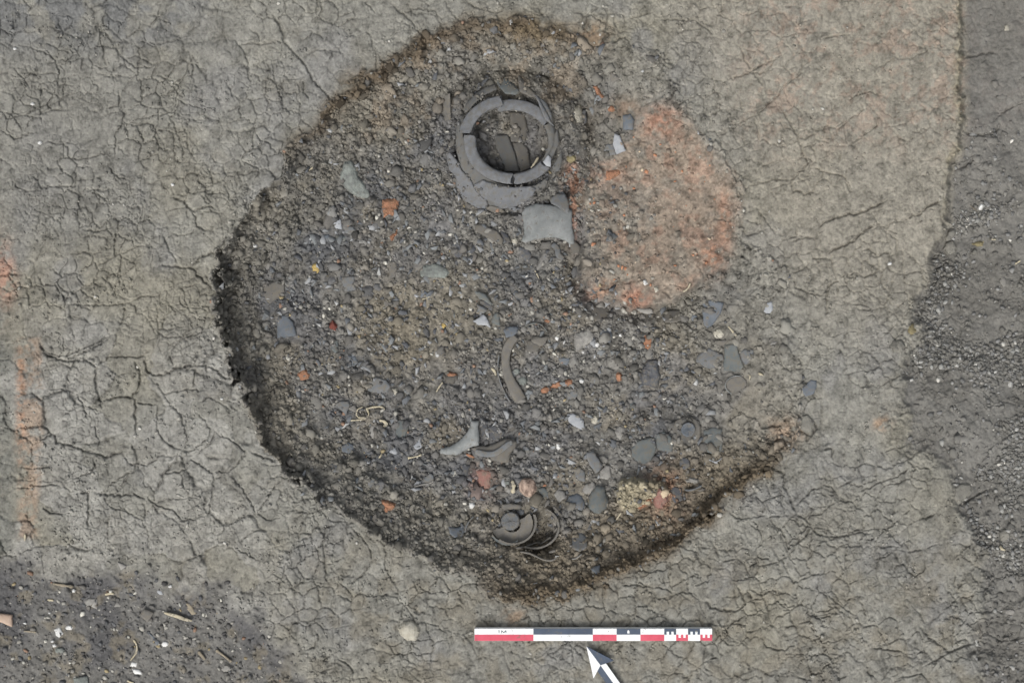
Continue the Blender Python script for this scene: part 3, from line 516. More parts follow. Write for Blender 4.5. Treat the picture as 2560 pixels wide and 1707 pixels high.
def rects(name, rs, t, z0, z1, mat, parent):
    """one flat printed part made of several butted rectangles"""
    bm = bmesh.new(); L = parent.location
    for x0, y0, x1, y1 in rs:
        (a, b), (c, d) = T(t, [(x0, y0), (x1, y1)]); q = [unproj(*p, z1) for p in ((a, b), (c, b), (c, d), (a, d))]
        vs = [[bm.verts.new((x - L.x, y - L.y, z - L.z)) for x, y in q] for z in (z0, z1)]
        bm.faces.new(vs[1][::-1])
        for i in range(4): bm.faces.new((vs[0][i], vs[1][i], vs[1][(i + 1) % 4], vs[0][(i + 1) % 4]))
    bmesh.ops.recalc_face_normals(bm, faces=bm.faces)
    me = bpy.data.meshes.new(name); bm.to_mesh(me); bm.free(); return link(name, me, M[mat], parent)
def prism(name, t, s, z0, z1, mat, parent):
    P_ = T(t, s); L = parent.location; n = len(P_); co = [(unproj(*p, z1)[0] - L.x, unproj(*p, z1)[1] - L.y, z - L.z) for z in (z0, z1) for p in P_]
    me = bpy.data.meshes.new(name); me.from_pydata(co, [], [list(range(n)), list(range(2 * n - 1, n - 1, -1))] + [(i, (i + 1) % n, (i + 1) % n + n, i + n) for i in range(n)])
    bm = bmesh.new(); bm.from_mesh(me); bmesh.ops.recalc_face_normals(bm, faces=bm.faces); bmesh.ops.bevel(bm, geom=[e for e in bm.edges], offset=.0005, segments=1, affect='EDGES'); bm.to_mesh(me); bm.free()
    return link(name, me, M[mat], parent)
box_px('S', BX0, BY0, BX1, BY1, .008, bz, 'Pw', "bar_body", bar, .0012)
xs = [88, 583, 1082, 1282, 1482, 1682, 1782, 1882, 1985, 2085]
za, zb_ = bz - .001, bz + .0006
for i in (1, 3): rects("blue_block", [(xs[i], BY0 + 1, xs[i + 1], BYM)], 'S', za, zb_, 'Pn', bar)
for i in (0, 2, 4): rects("red_block", [(xs[i] + (1 if i == 0 else 0), BYM, xs[i + 1], BY1 - 1)], 'S', za, zb_, 'Pr', bar)
for i in (5, 7):
    a = xs[i]; rects("blue_comb", [(a, BY0 + 1, a + 100, 262), (a, 262, a + 20, BYM), (a + 40, 262, a + 60, BYM), (a + 80, 262, a + 100, BYM)], 'S', za, zb_, 'Pn', bar)
for i in (6, 8):
    a = xs[i]; rects("red_comb", [(a, 314, a + 100, BY1 - 1), (a, BYM, a + 20, 314), (a + 40, BYM, a + 60, 314), (a + 80, BYM, a + 100, 314)], 'S', za, zb_, 'Pr', bar)
dot = rects("white_mark", [(1372, 258, 1390, 276), (1376, 250, 1386, 258)], 'S', zb_ - .0002, zb_ + .0005, 'Pw', bar)
rects("printed_digit", [(512, 118, 545, 128), (523, 128, 537, 172)], 'T', za, zb_, 'Pt', bar)
prism("printed_letter", 'T', "573,116 589,116 622,150 655,116 673,116 673,174 659,174 659,138 622,170 587,138 587,174 573,174", za, zb_, 'Pt', bar)

arr = bpy.data.objects.new("north_arrow", None); col.objects.link(arr); arr.location = (*unproj(*T('S', [(1150, 540)])[0], .01), .01)
arr['label'] = "flat white and slate blue north arrow just below the middle of the scale bar"; arr['category'] = "north arrow"
prism("white_wing", 'S', "1028,384 1147,545 1088,654", .012, .022, 'Pw', arr)
prism("blue_wing", 'S', "1028,384 1258,505 1147,545", .012, .022, 'Pn', arr)
prism("white_shaft", 'S', "1147,545 1192,528 1382,795 1338,812", .012, .022, 'Pw', arr)
prism("blue_shaft", 'S', "1147,545 1338,812 1292,829 1118,590", .012, .0218, 'Pn', arr)

# ---- great grey jar, broken in place
pot = bpy.data.objects.new("pottery_jar", None); col.objects.link(pot); pot.location = (*unproj(VX, VY, -.13), -.13)
pot['label'] = "large grey jar with a wide flanged rim, broken in place"; pot['category'] = "pottery jar"
FL = [(119, -.018), (120, -.010), (119, -.003), (117.5, -.001), (104, .002), (94, .000), (91, -.003), (89, -.010), (89.5, -.03), (92, -.052), (96, -.07), (102, -.07), (99, -.05), (98, -.032), (101, -.018), (112, -.014)]
def rimpart(a0, a1, dx=0, dy=0, dz=0, prof=FL, mat='pot', tilt=0, ry=.9): put("rim_fragment", lathe(VX + dx, VY + dy, prof, a0, a1, ry, -.036 + dz, 2.2, tilt), mat, None, None, parent=pot)
rimpart(90, 187, -1, -1); rimpart(39, 87, 1, 0, -.001); rimpart(249, 327, 0, 3, -.005)
rimpart(190, 262, -13, -6, .012, tilt=-.004, prof=[(r + 1, z) for r, z in FL])
rimpart(-30, 36, 0, 0, -.012, [(114, -.03), (112, -.012), (106, -.004), (98, -.002), (91, -.008), (90, -.03), (93, -.07), (98, -.08), (108, -.06)], 'potb')
SZ = lambda dz=0: (lambda x, y: shoulder(np.sqrt((x - VX) ** 2 + ((y - VY) / .9) ** 2)) + dz)
for s, dz, m in [("235,630 330,900 420,1000 560,1090 700,1120 740,1250 600,1330 480,1300 330,1110 200,940 160,760 190,640", .002, 'potb'),
              ("60,790 100,790 160,860 210,960 300,1060 350,1160 450,1250 470,1290 430,1370 340,1380 240,1270 165,1140 150,1020 90,960", .008, 'pot'),
              ("330,1110 420,1060 560,1110 700,1130 900,1120 940,1150 900,1230 820,1290 700,1330 600,1340 510,1290 430,1240 350,1160", .012, 'pot'),
              ("700,1140 940,1110 1060,1030 1040,1120 1000,1160 930,1170 870,1250 760,1290", .004, 'potb'),
              ("240,400 250,320 330,230 440,150 540,120 560,170 430,230 330,320 270,390", .008, 'potb'),
              ("350,170 400,110 450,30 485,25 475,70 420,140 370,185", .002, 'pot'),
              ("555,40 600,20 640,40 690,100 770,170 780,200 740,225 640,215 600,170 560,120", .006, 'teal'),
              ("760,10 800,60 850,130 900,180 950,230 900,250 830,215 780,190 770,120", .004, 'brown'),
              ("920,225 960,235 990,300 1060,420 1090,490 1120,530 1080,510 1030,470 1000,400 960,290", .022, 'pot'),
              ("960,235 1040,300 1090,400 1110,500 1090,490 1050,420 990,300", .016, 'grey'),
              ("1150,560 1170,700 1130,780 1085,860 1060,900 1050,840 1110,720 1130,600", .006, 'potb'),
              ("1100,930 1190,780 1200,880 1170,970 1120,980", .004, 'potb'),
              ("170,500 235,420 225,600 240,760 210,900 165,800 150,640", .002, 'potb'),
              ("450,1330 500,1310 590,1330 640,1370 590,1400 500,1410 450,1390", .006, 'brown')]:
    put("shoulder_fragment", plate(T('V', s), thick=.007, zf=SZ(dz), jit=.5, rough=.0015), m, None, None, parent=pot)
for s, m, lab, k in [("540,620 660,615 700,700 740,820 775,975 650,975 600,850 550,740", 'potb', "long grey sherd fallen inside the broad jar, the leftmost of the three inside", dict(lift=.012)),
                     ("700,690 810,690 860,760 890,940 790,985 770,900 730,780", 'brown', "brownish grey sherd inside the broad jar, lower right of its long sherd", dict(lift=.004)),
                     ("690,390 830,400 860,560 840,680 700,685 680,600", 'brown', "upper sherd inside the broad jar, above the long one", dict(lift=.0))]:
    sherd('V', s, m, lab, **k)
bone('V', "890,940 930,890 965,835", 5, "small yellowish bone on the inner rim of the broad jar", lift=.115)
sherd('V', "1010,880 1060,810 1090,850 1085,930 1040,920", 'pale', "pale chip lying on the lower right rim of the broad jar", zf=lambda x, y: x * 0 - .03, lift=0)

# ---- second pot at the lower edge, seen as nested broken walls
p2 = bpy.data.objects.new("nested_pot", None); col.objects.link(p2); p2z = float(gz(1284, 1316)); p2.location = (*unproj(1284, 1316, p2z), p2z)
p2['label'] = "small dark pot with round base and nested broken walls, low in the pit"; p2['category'] = "pottery pot"
WALL = lambda r, h, t=5.0: [(r, 0), (r + 1.5, h * .5), (r + 2, h), (r + 2 - t, h), (r - t + .5, h * .5), (r - t, 0)]
put("pot_base", lathe(1276, 1302, [(0.5, .016), (14, .017), (21, .015), (23.5, .010), (24, .0), (.5, 0)], 0, 358, .97, p2z + .012, 0), 'grey', None, None, parent=p2)
put("pot_floor", lathe(1280, 1309, [(22, .018), (34, .014), (46, .018), (52, .026), (50, .0), (22, 0)], 330, 520, .95, p2z + .001, 3), 'brown', None, None, parent=p2)
put("inner_wall", lathe(1282, 1305, WALL(58, .035), -20, 128, .95, p2z + .012, 3), 'brown', None, None, parent=p2)
put("middle_wall", lathe(1270, 1302, WALL(52, .03), 62, 140, 1.12, p2z + .008, 3), 'teal', None, None, parent=p2)
put("outer_wall", lathe(1335, 1318, WALL(62, .035), -62, 110, .85, p2z + .004, 3), 'brown', None, None, parent=p2)
for s, wd in (("1120,1000 1240,1020 1340,1060 1450,1110 1560,1120 1640,1080", 5), ("1060,945 1150,940 1300,890 1390,860", 4.5), ("1400,900 1490,840 1560,790", 4), ("1520,1010 1620,985", 5), ("1590,735 1645,660", 4), ("1580,360 1630,410 1690,490", 5), ("1200,750 1230,640 1275,520", 4)):
    me, cc = ribbon(T('Y', s), wd * 1.35, .03, lift=.032, wprof=[.3] + [random.uniform(.7, 1.25) for _ in range(6)] + [.4]); put("wall_fragment", (me, cc), 'brown', None, None, parent=p2)

# ---- named sherds
S = sherd
S('H', "210,370 240,320 330,290 430,300 590,330 622,350 622,480 640,560 640,620 600,620 560,590 500,570 440,566 330,580 240,612 205,600 230,540 225,450", 'lite', "large curved light grey sherd with a thick lip, just below the broad jar", dome=.014, thick=.009, lift=.012)
S('H', "440,250 490,210 560,210 590,270 600,340 580,370 540,340 490,310 450,290", 'grey', "rounded grey sherd on the upper right corner of the large curved light sherd", lift=.022)
S('H', "600,600 640,590 690,640 692,690 620,702", 'brown', "small tail-shaped sherd at the lower right of the large curved light sherd", lift=.006)
put("handle_fragment", ribbon(T('H', "460,620 500,660 510,710 550,745"), 15, .016, lift=.012, taper=.8), 'grey', "pottery sherd", "stubby rounded handle piece below the large curved light sherd", GR['sherd'])
S('H', "370,720 400,680 440,720 420,770 360,820 330,850 320,830 350,780", 'stone', "knobbly light chunk left of the stubby handle piece", name='stone', cat='stone', group=GR['stone'])
bone('H', "318,838 350,900", 3.5, "thin pale splinter below the knobbly light chunk")
stone('H', "635,1350 700,1330 770,1310 810,1370 800,1420 720,1470 660,1500 635,1490", 'stone', "squarish light brown-grey stone right of the thin circular wall edge", .022)
S('H', "860,1320 930,1310 950,1370 930,1430 870,1410 850,1360", 'blue', "flat bluish sherd just right of the squarish light stone")
S('H', "1680,1100 1740,1080 1860,1100 1840,1180 1780,1270 1740,1320 1700,1290 1690,1200", 'blue', "triangular blue-grey sherd pointing down, below the burnt patch")
S('H', "1365,1200 1420,1160 1500,1160 1530,1220 1480,1260 1380,1260", 'brown', "half buried brownish sherd under the lower edge of the burnt patch")
S('H', "1590,1200 1640,1200 1650,1250 1600,1250", 'blue', "tiny square bluish sherd left of the triangular blue-grey one")
S('H', "1150,1150 1270,1150 1285,1185 1240,1195 1180,1180", 'stone', "slim light stone under the tip of the burnt patch", name='stone', cat='stone', group=GR['stone'])
S('H', "190,640 260,660 300,720 290,790 230,750 190,700", 'dark', "dark sherd left of the knobbly light chunk")
S('H', "900,530 960,530 1000,560 960,600 900,600", 'grey', "grey sherd set in the left part of the burnt patch")
stone('H', "1185,920 1220,910 1245,945 1215,960", 'white', "small white pebble in the lower part of the burnt patch", .008, name='pebble', cat='pebble')
stone('H', "1285,970 1320,960 1330,1000 1300,1020", 'cream', "small cream pebble below the white one in the burnt patch", .008, name='pebble', cat='pebble')
bone('H', "1530,1010 1565,985 1588,940", 4, "curved pale sliver near the bottom of the burnt patch")
stone('L', "235,310 260,250 320,225 380,250 400,310 370,360 300,370 240,350", 'cream', "cream knuckle of bone near the right side of the pit", .012, name='bone_fragment', cat='bone', group=GR['bone'], rough=.012)
bone('L', "450,200 520,280 590,355", 4.5, "thin straight pale splinter right of the cream knuckle of bone")
S('L', "20,620 90,560 150,540 180,500 240,530 380,600 390,660 330,700 310,760 230,790 130,780 60,720 0,700", 'grey', "wide ridged grey sherd, leftmost of three touching sherds at the right of the pit", dome=.006)
S('L', "400,460 480,450 570,450 590,560 640,680 670,760 620,830 520,830 390,820 380,740 400,640", 'teal', "greenish grey sherd, middle of the three touching sherds at the right of the pit", lift=.004)
S('L', "600,570 680,520 800,530 810,600 760,680 700,740 640,680", 'grey', "rightmost of the three touching sherds at the right of the pit")
S('L', "420,990 470,930 560,890 640,900 710,950 715,1030 650,1070 580,1110 510,1130 440,1070", 'brown', "oval sherd with a bright broken left edge below the three touching sherds", lift=.008, tilt=(-.0003, 0))
put("pale_edge", ribbon(T('L', "500,1150 425,1080 415,1000 470,925 560,893 640,903"), 2.4, .005, lift=.012), 'lite', "bone", "thin bright rim fragment around the left of the oval sherd", GR['bone'])
bone('L', "870,855 905,868 945,890", 6, "short white bone right of the bright-edged oval sherd")
bone('L', "730,880 760,890 745,950", 4, "hook-shaped cream bone beside the bright-edged oval sherd")
S('L', "1480,1060 1540,1020 1600,950 1690,960 1690,1080 1640,1150 1540,1180 1490,1130", 'blue', "lavender-blue sherd at the right rim of the pit", name='pottery_sherd')
S('L', "1040,450 1080,415 1140,410 1110,460 1070,485", 'stone', "small pale stone on the right slope of the pit", name='stone', cat='stone', group=GR['stone'])
stone('O', "1190,150 1260,140 1320,220 1290,320 1230,320 1180,280", 'clodm', "smooth grey pebble framed by a crack at the right rim of the pit", .014, name='stone')
S('N', "190,1100 230,1090 235,1160 200,1200 160,1170", 'pale', "bright white chip on the dark soil right of the burnt patch", thick=.006)
stone('K', "1440,660 1590,660 1610,780 1640,900 1590,1060 1500,1050 1360,1010 1340,930 1370,800", 'dark', "dark rough blue-grey stone standing up right of the pit's middle", .03, rough=.012)
S('X', "95,90 180,75 260,110 330,170 345,300 290,300 180,240 120,190", 'pale', "bright bluish-white sherd below the orange lumps in the middle of the pit", lift=.004)
S('K', "320,1150 400,1090 500,1120 480,1200 400,1300 330,1240", 'grey', "light grey pointed sherd right above the bright bluish-white sherd")
S('K', "140,1160 200,1110 260,1160 220,1290 170,1240", 'stone', "narrow grey sherd left of the light grey pointed one")
S('K', "200,640 360,640 370,700 310,750 220,700", 'blue', "dark blue sherd edge below and left of the squarish light stone")
S('X', "1000,570 1080,460 1190,430 1290,410 1340,480 1350,560 1320,650 1270,740 1190,780 1080,750 1010,680", 'teal', "large round grey sherd, leftmost of the row of four at the lower right", dome=.006, lift=.004)
S('X', "1340,370 1450,330 1560,400 1590,500 1570,620 1460,600 1370,590 1340,480", 'teal', "second sherd of the row of four at the lower right, touching the large round one")
S('O', "230,300 330,260 410,280 420,400 410,500 350,530 270,510 240,420", 'teal', "rightmost sherd of the row of four, with a wavy lower edge", dome=.005)
put("base_sherd", plate(T('X', "1590,400 1570,280 1620,180 1720,130 1830,120 1920,170 1970,270 1970,390 1920,480 1820,530 1700,530 1630,480"), dome=-.004, thick=.006, lift=.002), 'brown', "pottery sherd", "bowl base with a raised circle, third in the row of four at the lower right", GR['sherd'])
bs = col.objects[-1]; qx, qy = T('X', [(1795, 300)])[0]
put("foot_ring", lathe(qx, qy, [(.4, .005), (12, .006), (14.5, .008), (17, .007), (18, 0), (.4, 0)], 0, 358, 1, float(gz(qx, qy)) + .010, 0), 'blue', None, None, parent=bs)
bone('O', "280,580 340,605 390,585 420,550", 3, "thin curved white sliver under the rightmost sherd of the row of four", mat='pale')
S('X', "370,620 470,600 530,700 590,800 560,880 500,910 440,830 380,720", 'grey', "dark edged sherd leaning on top of the lower right heap", lift=.02, tilt=(.0004, 0))
S('X', "210,880 310,850 350,900 350,1030 270,1010 210,950", 'grey', "left sherd of the lower right heap, under the leaning one", lift=.006)
S('X', "560,880 640,800 700,800 715,960 660,1000 560,980", 'stone', "light right sherd of the lower right heap, beside the leaning one", lift=.008)
S('X', "310,1140 370,1060 470,1030 500,1100 430,1190 350,1200", 'stone', "small light sherd below the lower right heap", lift=.006)
S('X', "400,1300 430,1190 520,1080 630,1100 640,1200 680,1300 650,1400 560,1480 470,1460 400,1400", 'teal', "long domed greenish sherd left of the pale clod", dome=.016, lift=.008)
S('X', "80,1320 130,1230 240,1190 310,1230 350,1330 340,1420 240,1420 100,1400", 'blue', "fan-shaped purple-grey sherd right of the small nested pot", dome=.006)
S('X', "1670,740 1720,690 1800,700 1830,800 1750,860 1690,830", 'dark', "small purple-grey sherd under the bowl base")
put("rim_sherd", ribbon(T('X', "1740,1135 1800,1150 1890,1130 1990,1080"), 5, .02, lift=.016), 'grey', "pottery sherd", "thin curved rim edge standing on the lower right slope", GR['sherd'])
stone('X', "1750,1000 1830,960 1930,990 1990,1020 1900,1060 1790,1070", 'stone', "flat grey stone above the thin curved rim edge on the slope", .012)
stone('X', "745,330 790,270 850,240 920,260 920,380 870,430 820,440", 'stone', "small light angular stone above the large round sherd", .012)
stone('X', "430,130 480,90 540,100 545,180 500,220 450,210", 'cream', "small cream pitted stone right of the bright bluish-white sherd", .012, rough=.006)
put("red_clay_streak", plate(T('X', "1150,1340 1230,1260 1310,1260 1290,1330 1180,1390 1070,1450 1060,1420"), thick=.01, rough=.006, stone=.01), 'orange', "burnt clay", "long orange clay streak beside the pale clod", GR['lump'])
put("burnt_clay_lump", plate(T('X', "1310,1180 1400,1120 1520,1180 1520,1290 1440,1430 1340,1420 1310,1310"), thick=.01, rough=.008, stone=.02), 'redst', "burnt clay", "dull reddish clay lump at the right of the pale clod", GR['lump'])
bone('X', "790,1560 830,1500 858,1460", 4, "straight pink splinter below the pale clod")
S('u', "760,130 780,180 885,180 870,270 885,380 880,520 790,540 690,590 580,660 340,640 345,560 470,540 600,460 700,360 760,260", 'lite', "light fan-shaped sherd with a tall neck, touching the boomerang-shaped piece", dome=.012, lift=.016, thick=.008)
S('u', "770,560 870,530 1000,535 1120,490 1250,430 1330,430 1415,470 1400,540 1330,620 1300,760 1200,770 1050,720 1030,680 900,670 830,620", 'brown', "boomerang-shaped brown-grey rim piece at the lower middle of the pit", dome=.008, lift=.016, thick=.009)
put("rim_sherd", ribbon(T('u', "830,605 950,640 1080,640 1180,590 1270,520 1350,470"), 15, .01, lift=.034, taper=.5), 'grey', "pottery sherd", "smooth grey lip lying along the boomerang-shaped rim piece", GR['sherd'])
S('u', "895,200 1000,180 1010,380 920,390", 'dark', "dark upright sherd between the fan-shaped sherd and the boomerang-shaped piece", lift=.002)
S('u', "1000,260 1120,230 1180,300 1240,360 1180,430 1040,450", 'dark', "dark buried sherd above the boomerang-shaped rim piece")
stone('u', "830,870 940,830 1090,890 1060,1000 1030,1120 900,1130 850,1010", 'redst', "flat reddish stone below the boomerang-shaped rim piece", .012)
stone('u', "1420,1050 1480,980 1640,980 1690,1040 1690,1160 1620,1250 1520,1230 1430,1150", 'stripe', "pink and brown striped rounded stone above the small nested pot", .03)
bone('u', "1345,1010 1370,1090 1350,1190", 10, "pale yellow upright bone left of the striped stone", lift=.012)
stone('u', "1220,1010 1320,1010 1310,1080 1230,1080", 'gstone', "small greenish stone left of the pale upright bone", .01)
S('u', "1460,540 1550,530 1600,600 1560,660 1480,640", 'grey', "small round grey sherd right of the boomerang-shaped piece")
stone('u', "1960,480 2010,500 2025,560 1990,600 1960,560", 'white', "white oval pebble right of the boomerang-shaped piece", .01, name='pebble', cat='pebble', group=GR['stone'])
stone('u', "740,1330 800,1310 840,1370 790,1410 740,1400", 'white', "white pebble left of the small nested pot's top", .012, name='pebble', cat='pebble', group=GR['stone'])
bone('u', "700,640 760,670 820,690", 6, "small tan bone under the left end of the boomerang-shaped piece", mat='orange')
bone('u', "1770,1090 1830,1075", 6, "short peach-coloured bone right of the striped stone", mat='orange')
S('Y', "115,650 220,665 345,640 350,720 300,790 200,805 140,750", 'blue', "cup-shaped blue-grey sherd left of the small nested pot", lift=.004)
put("rim_sherd", ribbon(T('Y', "350,730 370,640 420,560 475,500"), 4.5, .02, lift=.014), 'grey', "pottery sherd", "thin curved edge rising right of the cup-shaped sherd", GR['sherd'])
S('Y', "870,340 960,325 1120,340 1150,370 1120,400 980,412 860,400", 'brown', "long flat bar-shaped sherd just above the small nested pot's round base", lift=.02, dome=.004)
S('Y', "1870,680 1950,700 2060,800 2060,940 1960,1000 1850,960 1850,800", 'grey', "grey sherd leaning in the hollow right of the small nested pot", tilt=(0, .0006))
put("rim_sherd", ribbon(T('Y', "1840,1100 1900,1095 1990,1030"), 4, .012, lift=.01), 'stone', "pottery sherd", "short bright curved edge at the lower right of the small nested pot", GR['sherd'])
S('Y', "2110,1250 2150,1210 2240,1190 2235,1290 2200,1320", 'blue', "blue-grey sherd alone on the bottom slope, above the scale bar", lift=.01)
S('Y', "420,250 480,225 520,290 470,330", 'grey', "rounded sherd above the white pebble, left of the small nested pot")
for t, p, m, l, k in (
    ('G', "1090,410 1150,420 1160,500 1110,495 1085,450", 'pale', "pale blocky sherd among the grey clods at the upper left of the pit", {}),
    ('G', "1160,460 1250,480 1310,550 1190,535", 'grey', "slim grey sherd right of the pale blocky one at the upper left", {}),
    ('G', "1500,1080 1630,1085 1620,1140 1510,1130", 'brown', "small brownish strip left of the blue wedge sherd", {}),
    ('G', "1150,890 1260,885 1275,1000 1180,1010", 'grey', "grey sherd below the crescent-shaped brownish one", {}),
    ('G', "1420,430 1490,450 1500,500 1440,490", 'blue', "small blue sherd between the two orange lumps at the upper left", {}),
    ('G', "2170,735 2240,730 2220,790 2180,785", 'pale', "small pale wedge right of the oval greenish stone", {}),
    ('H', "790,1130 930,1130 900,1240 810,1250 775,1190", 'brown', "brownish sherd left of the burnt patch's bottom tip", {}),
    ('H', "30,490 90,540 130,600 110,640 50,580", 'dark', "dark splinter left of the pale round stone under the broad jar", {}),
    ('K', "1150,1270 1270,1260 1290,1340 1180,1370 1100,1330", 'teal', "greenish sherd below the bright orange lump, left of the dark rough stone", {}),
    ('L', "240,400 480,390 400,470 260,450", 'brown', "thin brownish sherd above the three touching sherds", {}),
    ('X', "1580,1090 1700,1120 1730,1290 1610,1330 1545,1240", 'dark', "dark crusty sherd right of the dull reddish lump", {}),
    ('u', "1930,1210 1990,1130 2080,1170 2090,1250 2000,1320", 'stone', "light angular sherd above the fan-shaped purple-grey one", dict(lift=.006)),
    ('u', "1700,1130 1790,1100 1870,1190 1780,1260", 'teal', "greenish sherd right of the striped stone", {}),
    ('M', "700,900 740,880 860,900 850,1010 730,1010", 'grey', "grey sherd with a pale corner on the lower left slope", {}),
    ('M', "1050,1090 1110,1080 1130,1150 1060,1160", 'blue', "small blue sherd left of the small triangular grey one", {}),
    ('M', "1640,1020 1770,1060 1740,1170 1650,1130", 'brown', "brownish sherd above the folded triangular one", {}),
    ('u', "620,780 760,800 720,940 640,950", 'dark', "dark sherd left of the flat reddish stone", {}),
    ('I', "1880,540 1990,560 1960,640 1860,620", 'brown', "small brown sherd above the flat pentagonal one", {}),
    ('I', "1330,780 1480,760 1500,850 1350,860", 'dark', "dark bluish sherd right of the pinkish orange lump", {})):
    sherd(t, p, m, l, **k)
# bones and sherds at the left
CR_LIN = True
bone('M', "1210,245 1100,245 1068,205 1085,130 1165,92", 3.4, "left hooked white bone of the pair on the left side of the pit", h=.009, lift=.012)
bone('M', "1225,240 1245,190 1215,120 1290,100 1390,90 1455,105 1462,135", 4.4, "right hooked white bone of the pair on the left side of the pit", h=.009, lift=.012)
bone('M', "925,285 1060,282 1200,262", 4, "long thin cream bone just below the pair of hooked bones", lift=.004)
bone('M', "1390,285 1450,290 1490,330 1450,380", 8, "yellowish knuckle of bone right below the pair of hooked bones", lift=.01)
CR_LIN = False
S('M', "765,60 850,10 960,20 980,80 950,140 925,210 850,140", 'grey', "light pointed sherd left of the pair of hooked bones", lift=.006)
S('M', "1250,110 1420,120 1440,230 1350,260 1260,210", 'brown', "brown sherd held within the right hooked bone")
S('M', "1250,420 1290,350 1370,350 1430,380 1370,440 1300,540 1240,480", 'stone', "light triangular sherd below the hooked bones")
S('M', "1640,270 1800,290 1800,400 1750,520 1650,540 1620,450", 'teal', "greenish rectangular sherd right of the hooked bones", dome=.003)
S('M', "1870,640 1960,550 2010,620 1970,670 1900,710", 'pale', "bright diamond-shaped sherd above a small dumbbell bone")
S('M', "1500,710 1560,660 1610,650 1650,720 1620,770", 'pale', "bright four-cornered sherd left of the diamond-shaped one")
S('M', "860,640 960,590 1040,640 1040,710 960,750 870,720", 'blue', "bluish sherd at the left, below the light pointed sherd")
S('M', "1240,1100 1360,1090 1320,1170 1250,1240 1230,1170", 'grey', "small triangular grey sherd above the lower left orange lump")
S('M', "1150,850 1220,820 1270,860 1250,890 1180,880", 'pale', "small bright chip left of the four-cornered sherd")
bone('M', "1790,810 1880,795 1985,765", 4, "small dumbbell-shaped white bone under the diamond-shaped sherd", wprof=[1.6, 1.3, .8, .7, .75, .8, 1.3, 1.5])
bone('M', "1240,1478 1290,1500 1355,1495", 5, "small curved white bone left of the lower left orange lump")
put("burnt_clay_lump", plate(T('M', "1400,1400 1500,1400 1620,1450 1600,1520 1480,1570 1430,1480"), thick=.01, stone=.014, rough=.008), 'orange', "burnt clay", "orange clay lump at the lower left of the pit", GR['lump'])
S('M', "1880,1200 2000,1100 2100,1020 2145,1050 2155,1150 2050,1180", 'grey', "folded triangular grey sherd at the bottom left of the fill", lift=.004, tilt=(.0005, 0))
put("rim_sherd", ribbon(T('M', "1875,1210 2000,1180 2100,1160 2150,1130"), 4, .008, lift=.014), 'stone', "pottery sherd", "bright edge along the folded triangular sherd", GR['sherd'])
bone('M', "1380,810 1410,780 1425,740", 4, "short curved white bone below the light triangular sherd")
S('M', "1380,1110 1430,1110 1540,1220 1510,1230", 'dark', "thin dark blade of stone right of the small triangular grey sherd", name='stone', cat='stone', group=GR['stone'])
stone('M', "190,900 280,860 350,920 310,1000 220,1010", 'clodm', "rounded soil clod on the lower left slope", .02, name='soil_clod', cat='clod', group="clods on the pit slope")
stone('M', "360,960 430,980 480,1080 480,1170 400,1130 350,1040", 'clodm', "long soil clod on the lower left slope", .02, name='soil_clod', cat='clod', group="clods on the pit slope")
S('G', "630,1270 640,1210 700,1200 760,1260 790,1370 700,1385 630,1390", 'blue', "smooth blue-grey sherd near the left edge of the fill", dome=.004, lift=.004)
S('G', "490,1040 520,960 600,930 690,945 690,1010 640,1060 570,1110", 'brown', "purplish-grey sherd above the smooth blue-grey one near the left edge", dome=.003)
stone('G', "1130,100 1150,30 1180,-50 1240,-60 1280,0 1290,70 1350,130 1400,210 1390,260 1320,255 1240,210 1170,150", 'gstone', "long whitish-grey stone with bright ridges in the upper left of the pit", .024, rough=.012)
S('G', "1530,770 1600,760 1612,830 1595,890 1530,912 1548,850", 'brown', "crescent-shaped brownish sherd left of the greenish stone")
stone('G', "1790,850 1820,800 1900,770 1990,800 2050,850 2000,900 1870,900 1800,890", 'gstone', "oval greenish light stone left of centre", .018)
S('G', "1650,650 1720,640 1772,655 1720,700 1655,690", 'grey', "pale edged grey sherd above the crescent-shaped one")
S('G', "1800,1060 1810,990 1860,1020 1875,1050", 'blue', "small blue wedge sherd below the greenish stone")
bone('G', "1795,1075 1830,1070 1880,1048", 2.6, "thin white line of bone under the small blue wedge")
stone('G', "910,800 950,770 980,830 960,860 920,840", 'yellow', "bright yellow clay lump at the left of the pit", .01, name='clay_lump', cat='clay lump', group="yellow clay lumps")
stone('J', rnd('J', 725, 190, 7), 'yellow', "small yellow clay lump near the white triangular stone", .01, name='clay_lump', cat='clay lump', group="yellow clay lumps")
stone('G', "1040,1290 1080,1240 1130,1290 1110,1330 1060,1310", 'red', "dark red clay lump in the left half of the pit", .014, name='burnt_clay_lump', cat='burnt clay', group=GR['lump'])
stone('G', "1490,260 1600,240 1640,260 1610,340 1600,400 1540,380 1500,410 1485,330", 'orange', "crumbly orange clay lump below the long whitish stone", .016, rough=.01, name='burnt_clay_lump', cat='burnt clay', group=GR['lump'])
stone('G', "1540,570 1610,500 1612,540 1570,600", 'orange', "small bright orange lump below the crumbly one", .012, rough=.006, name='burnt_clay_lump', cat='burnt clay', group=GR['lump'])
S('G', "1080,1400 1120,1400 1140,1470 1110,1520 1070,1480", 'teal', "small greenish pointed sherd below the dark red lump")
S('G', "1110,545 1210,560 1180,600 1110,590", 'teal', "small flat greenish sherd among the upper left clods")
S('G', "990,560 1050,540 1070,590 1010,610", 'blue', "small blue-grey sherd among the upper left clods")
bone('B', "497,1395 530,1368", 5, "short white bone on the upper left slope", h=.006)
S('I', "1780,900 1900,800 2050,840 2110,930 2070,1020 1920,1030 1790,990", 'grey', "flat pentagonal grey sherd left of centre, above the hooked bones", dome=.003)
S('I', "1510,500 1620,500 1660,600 1580,650 1530,600", 'blue', "small blue-grey sherd between the dark red lump and the pentagonal sherd")
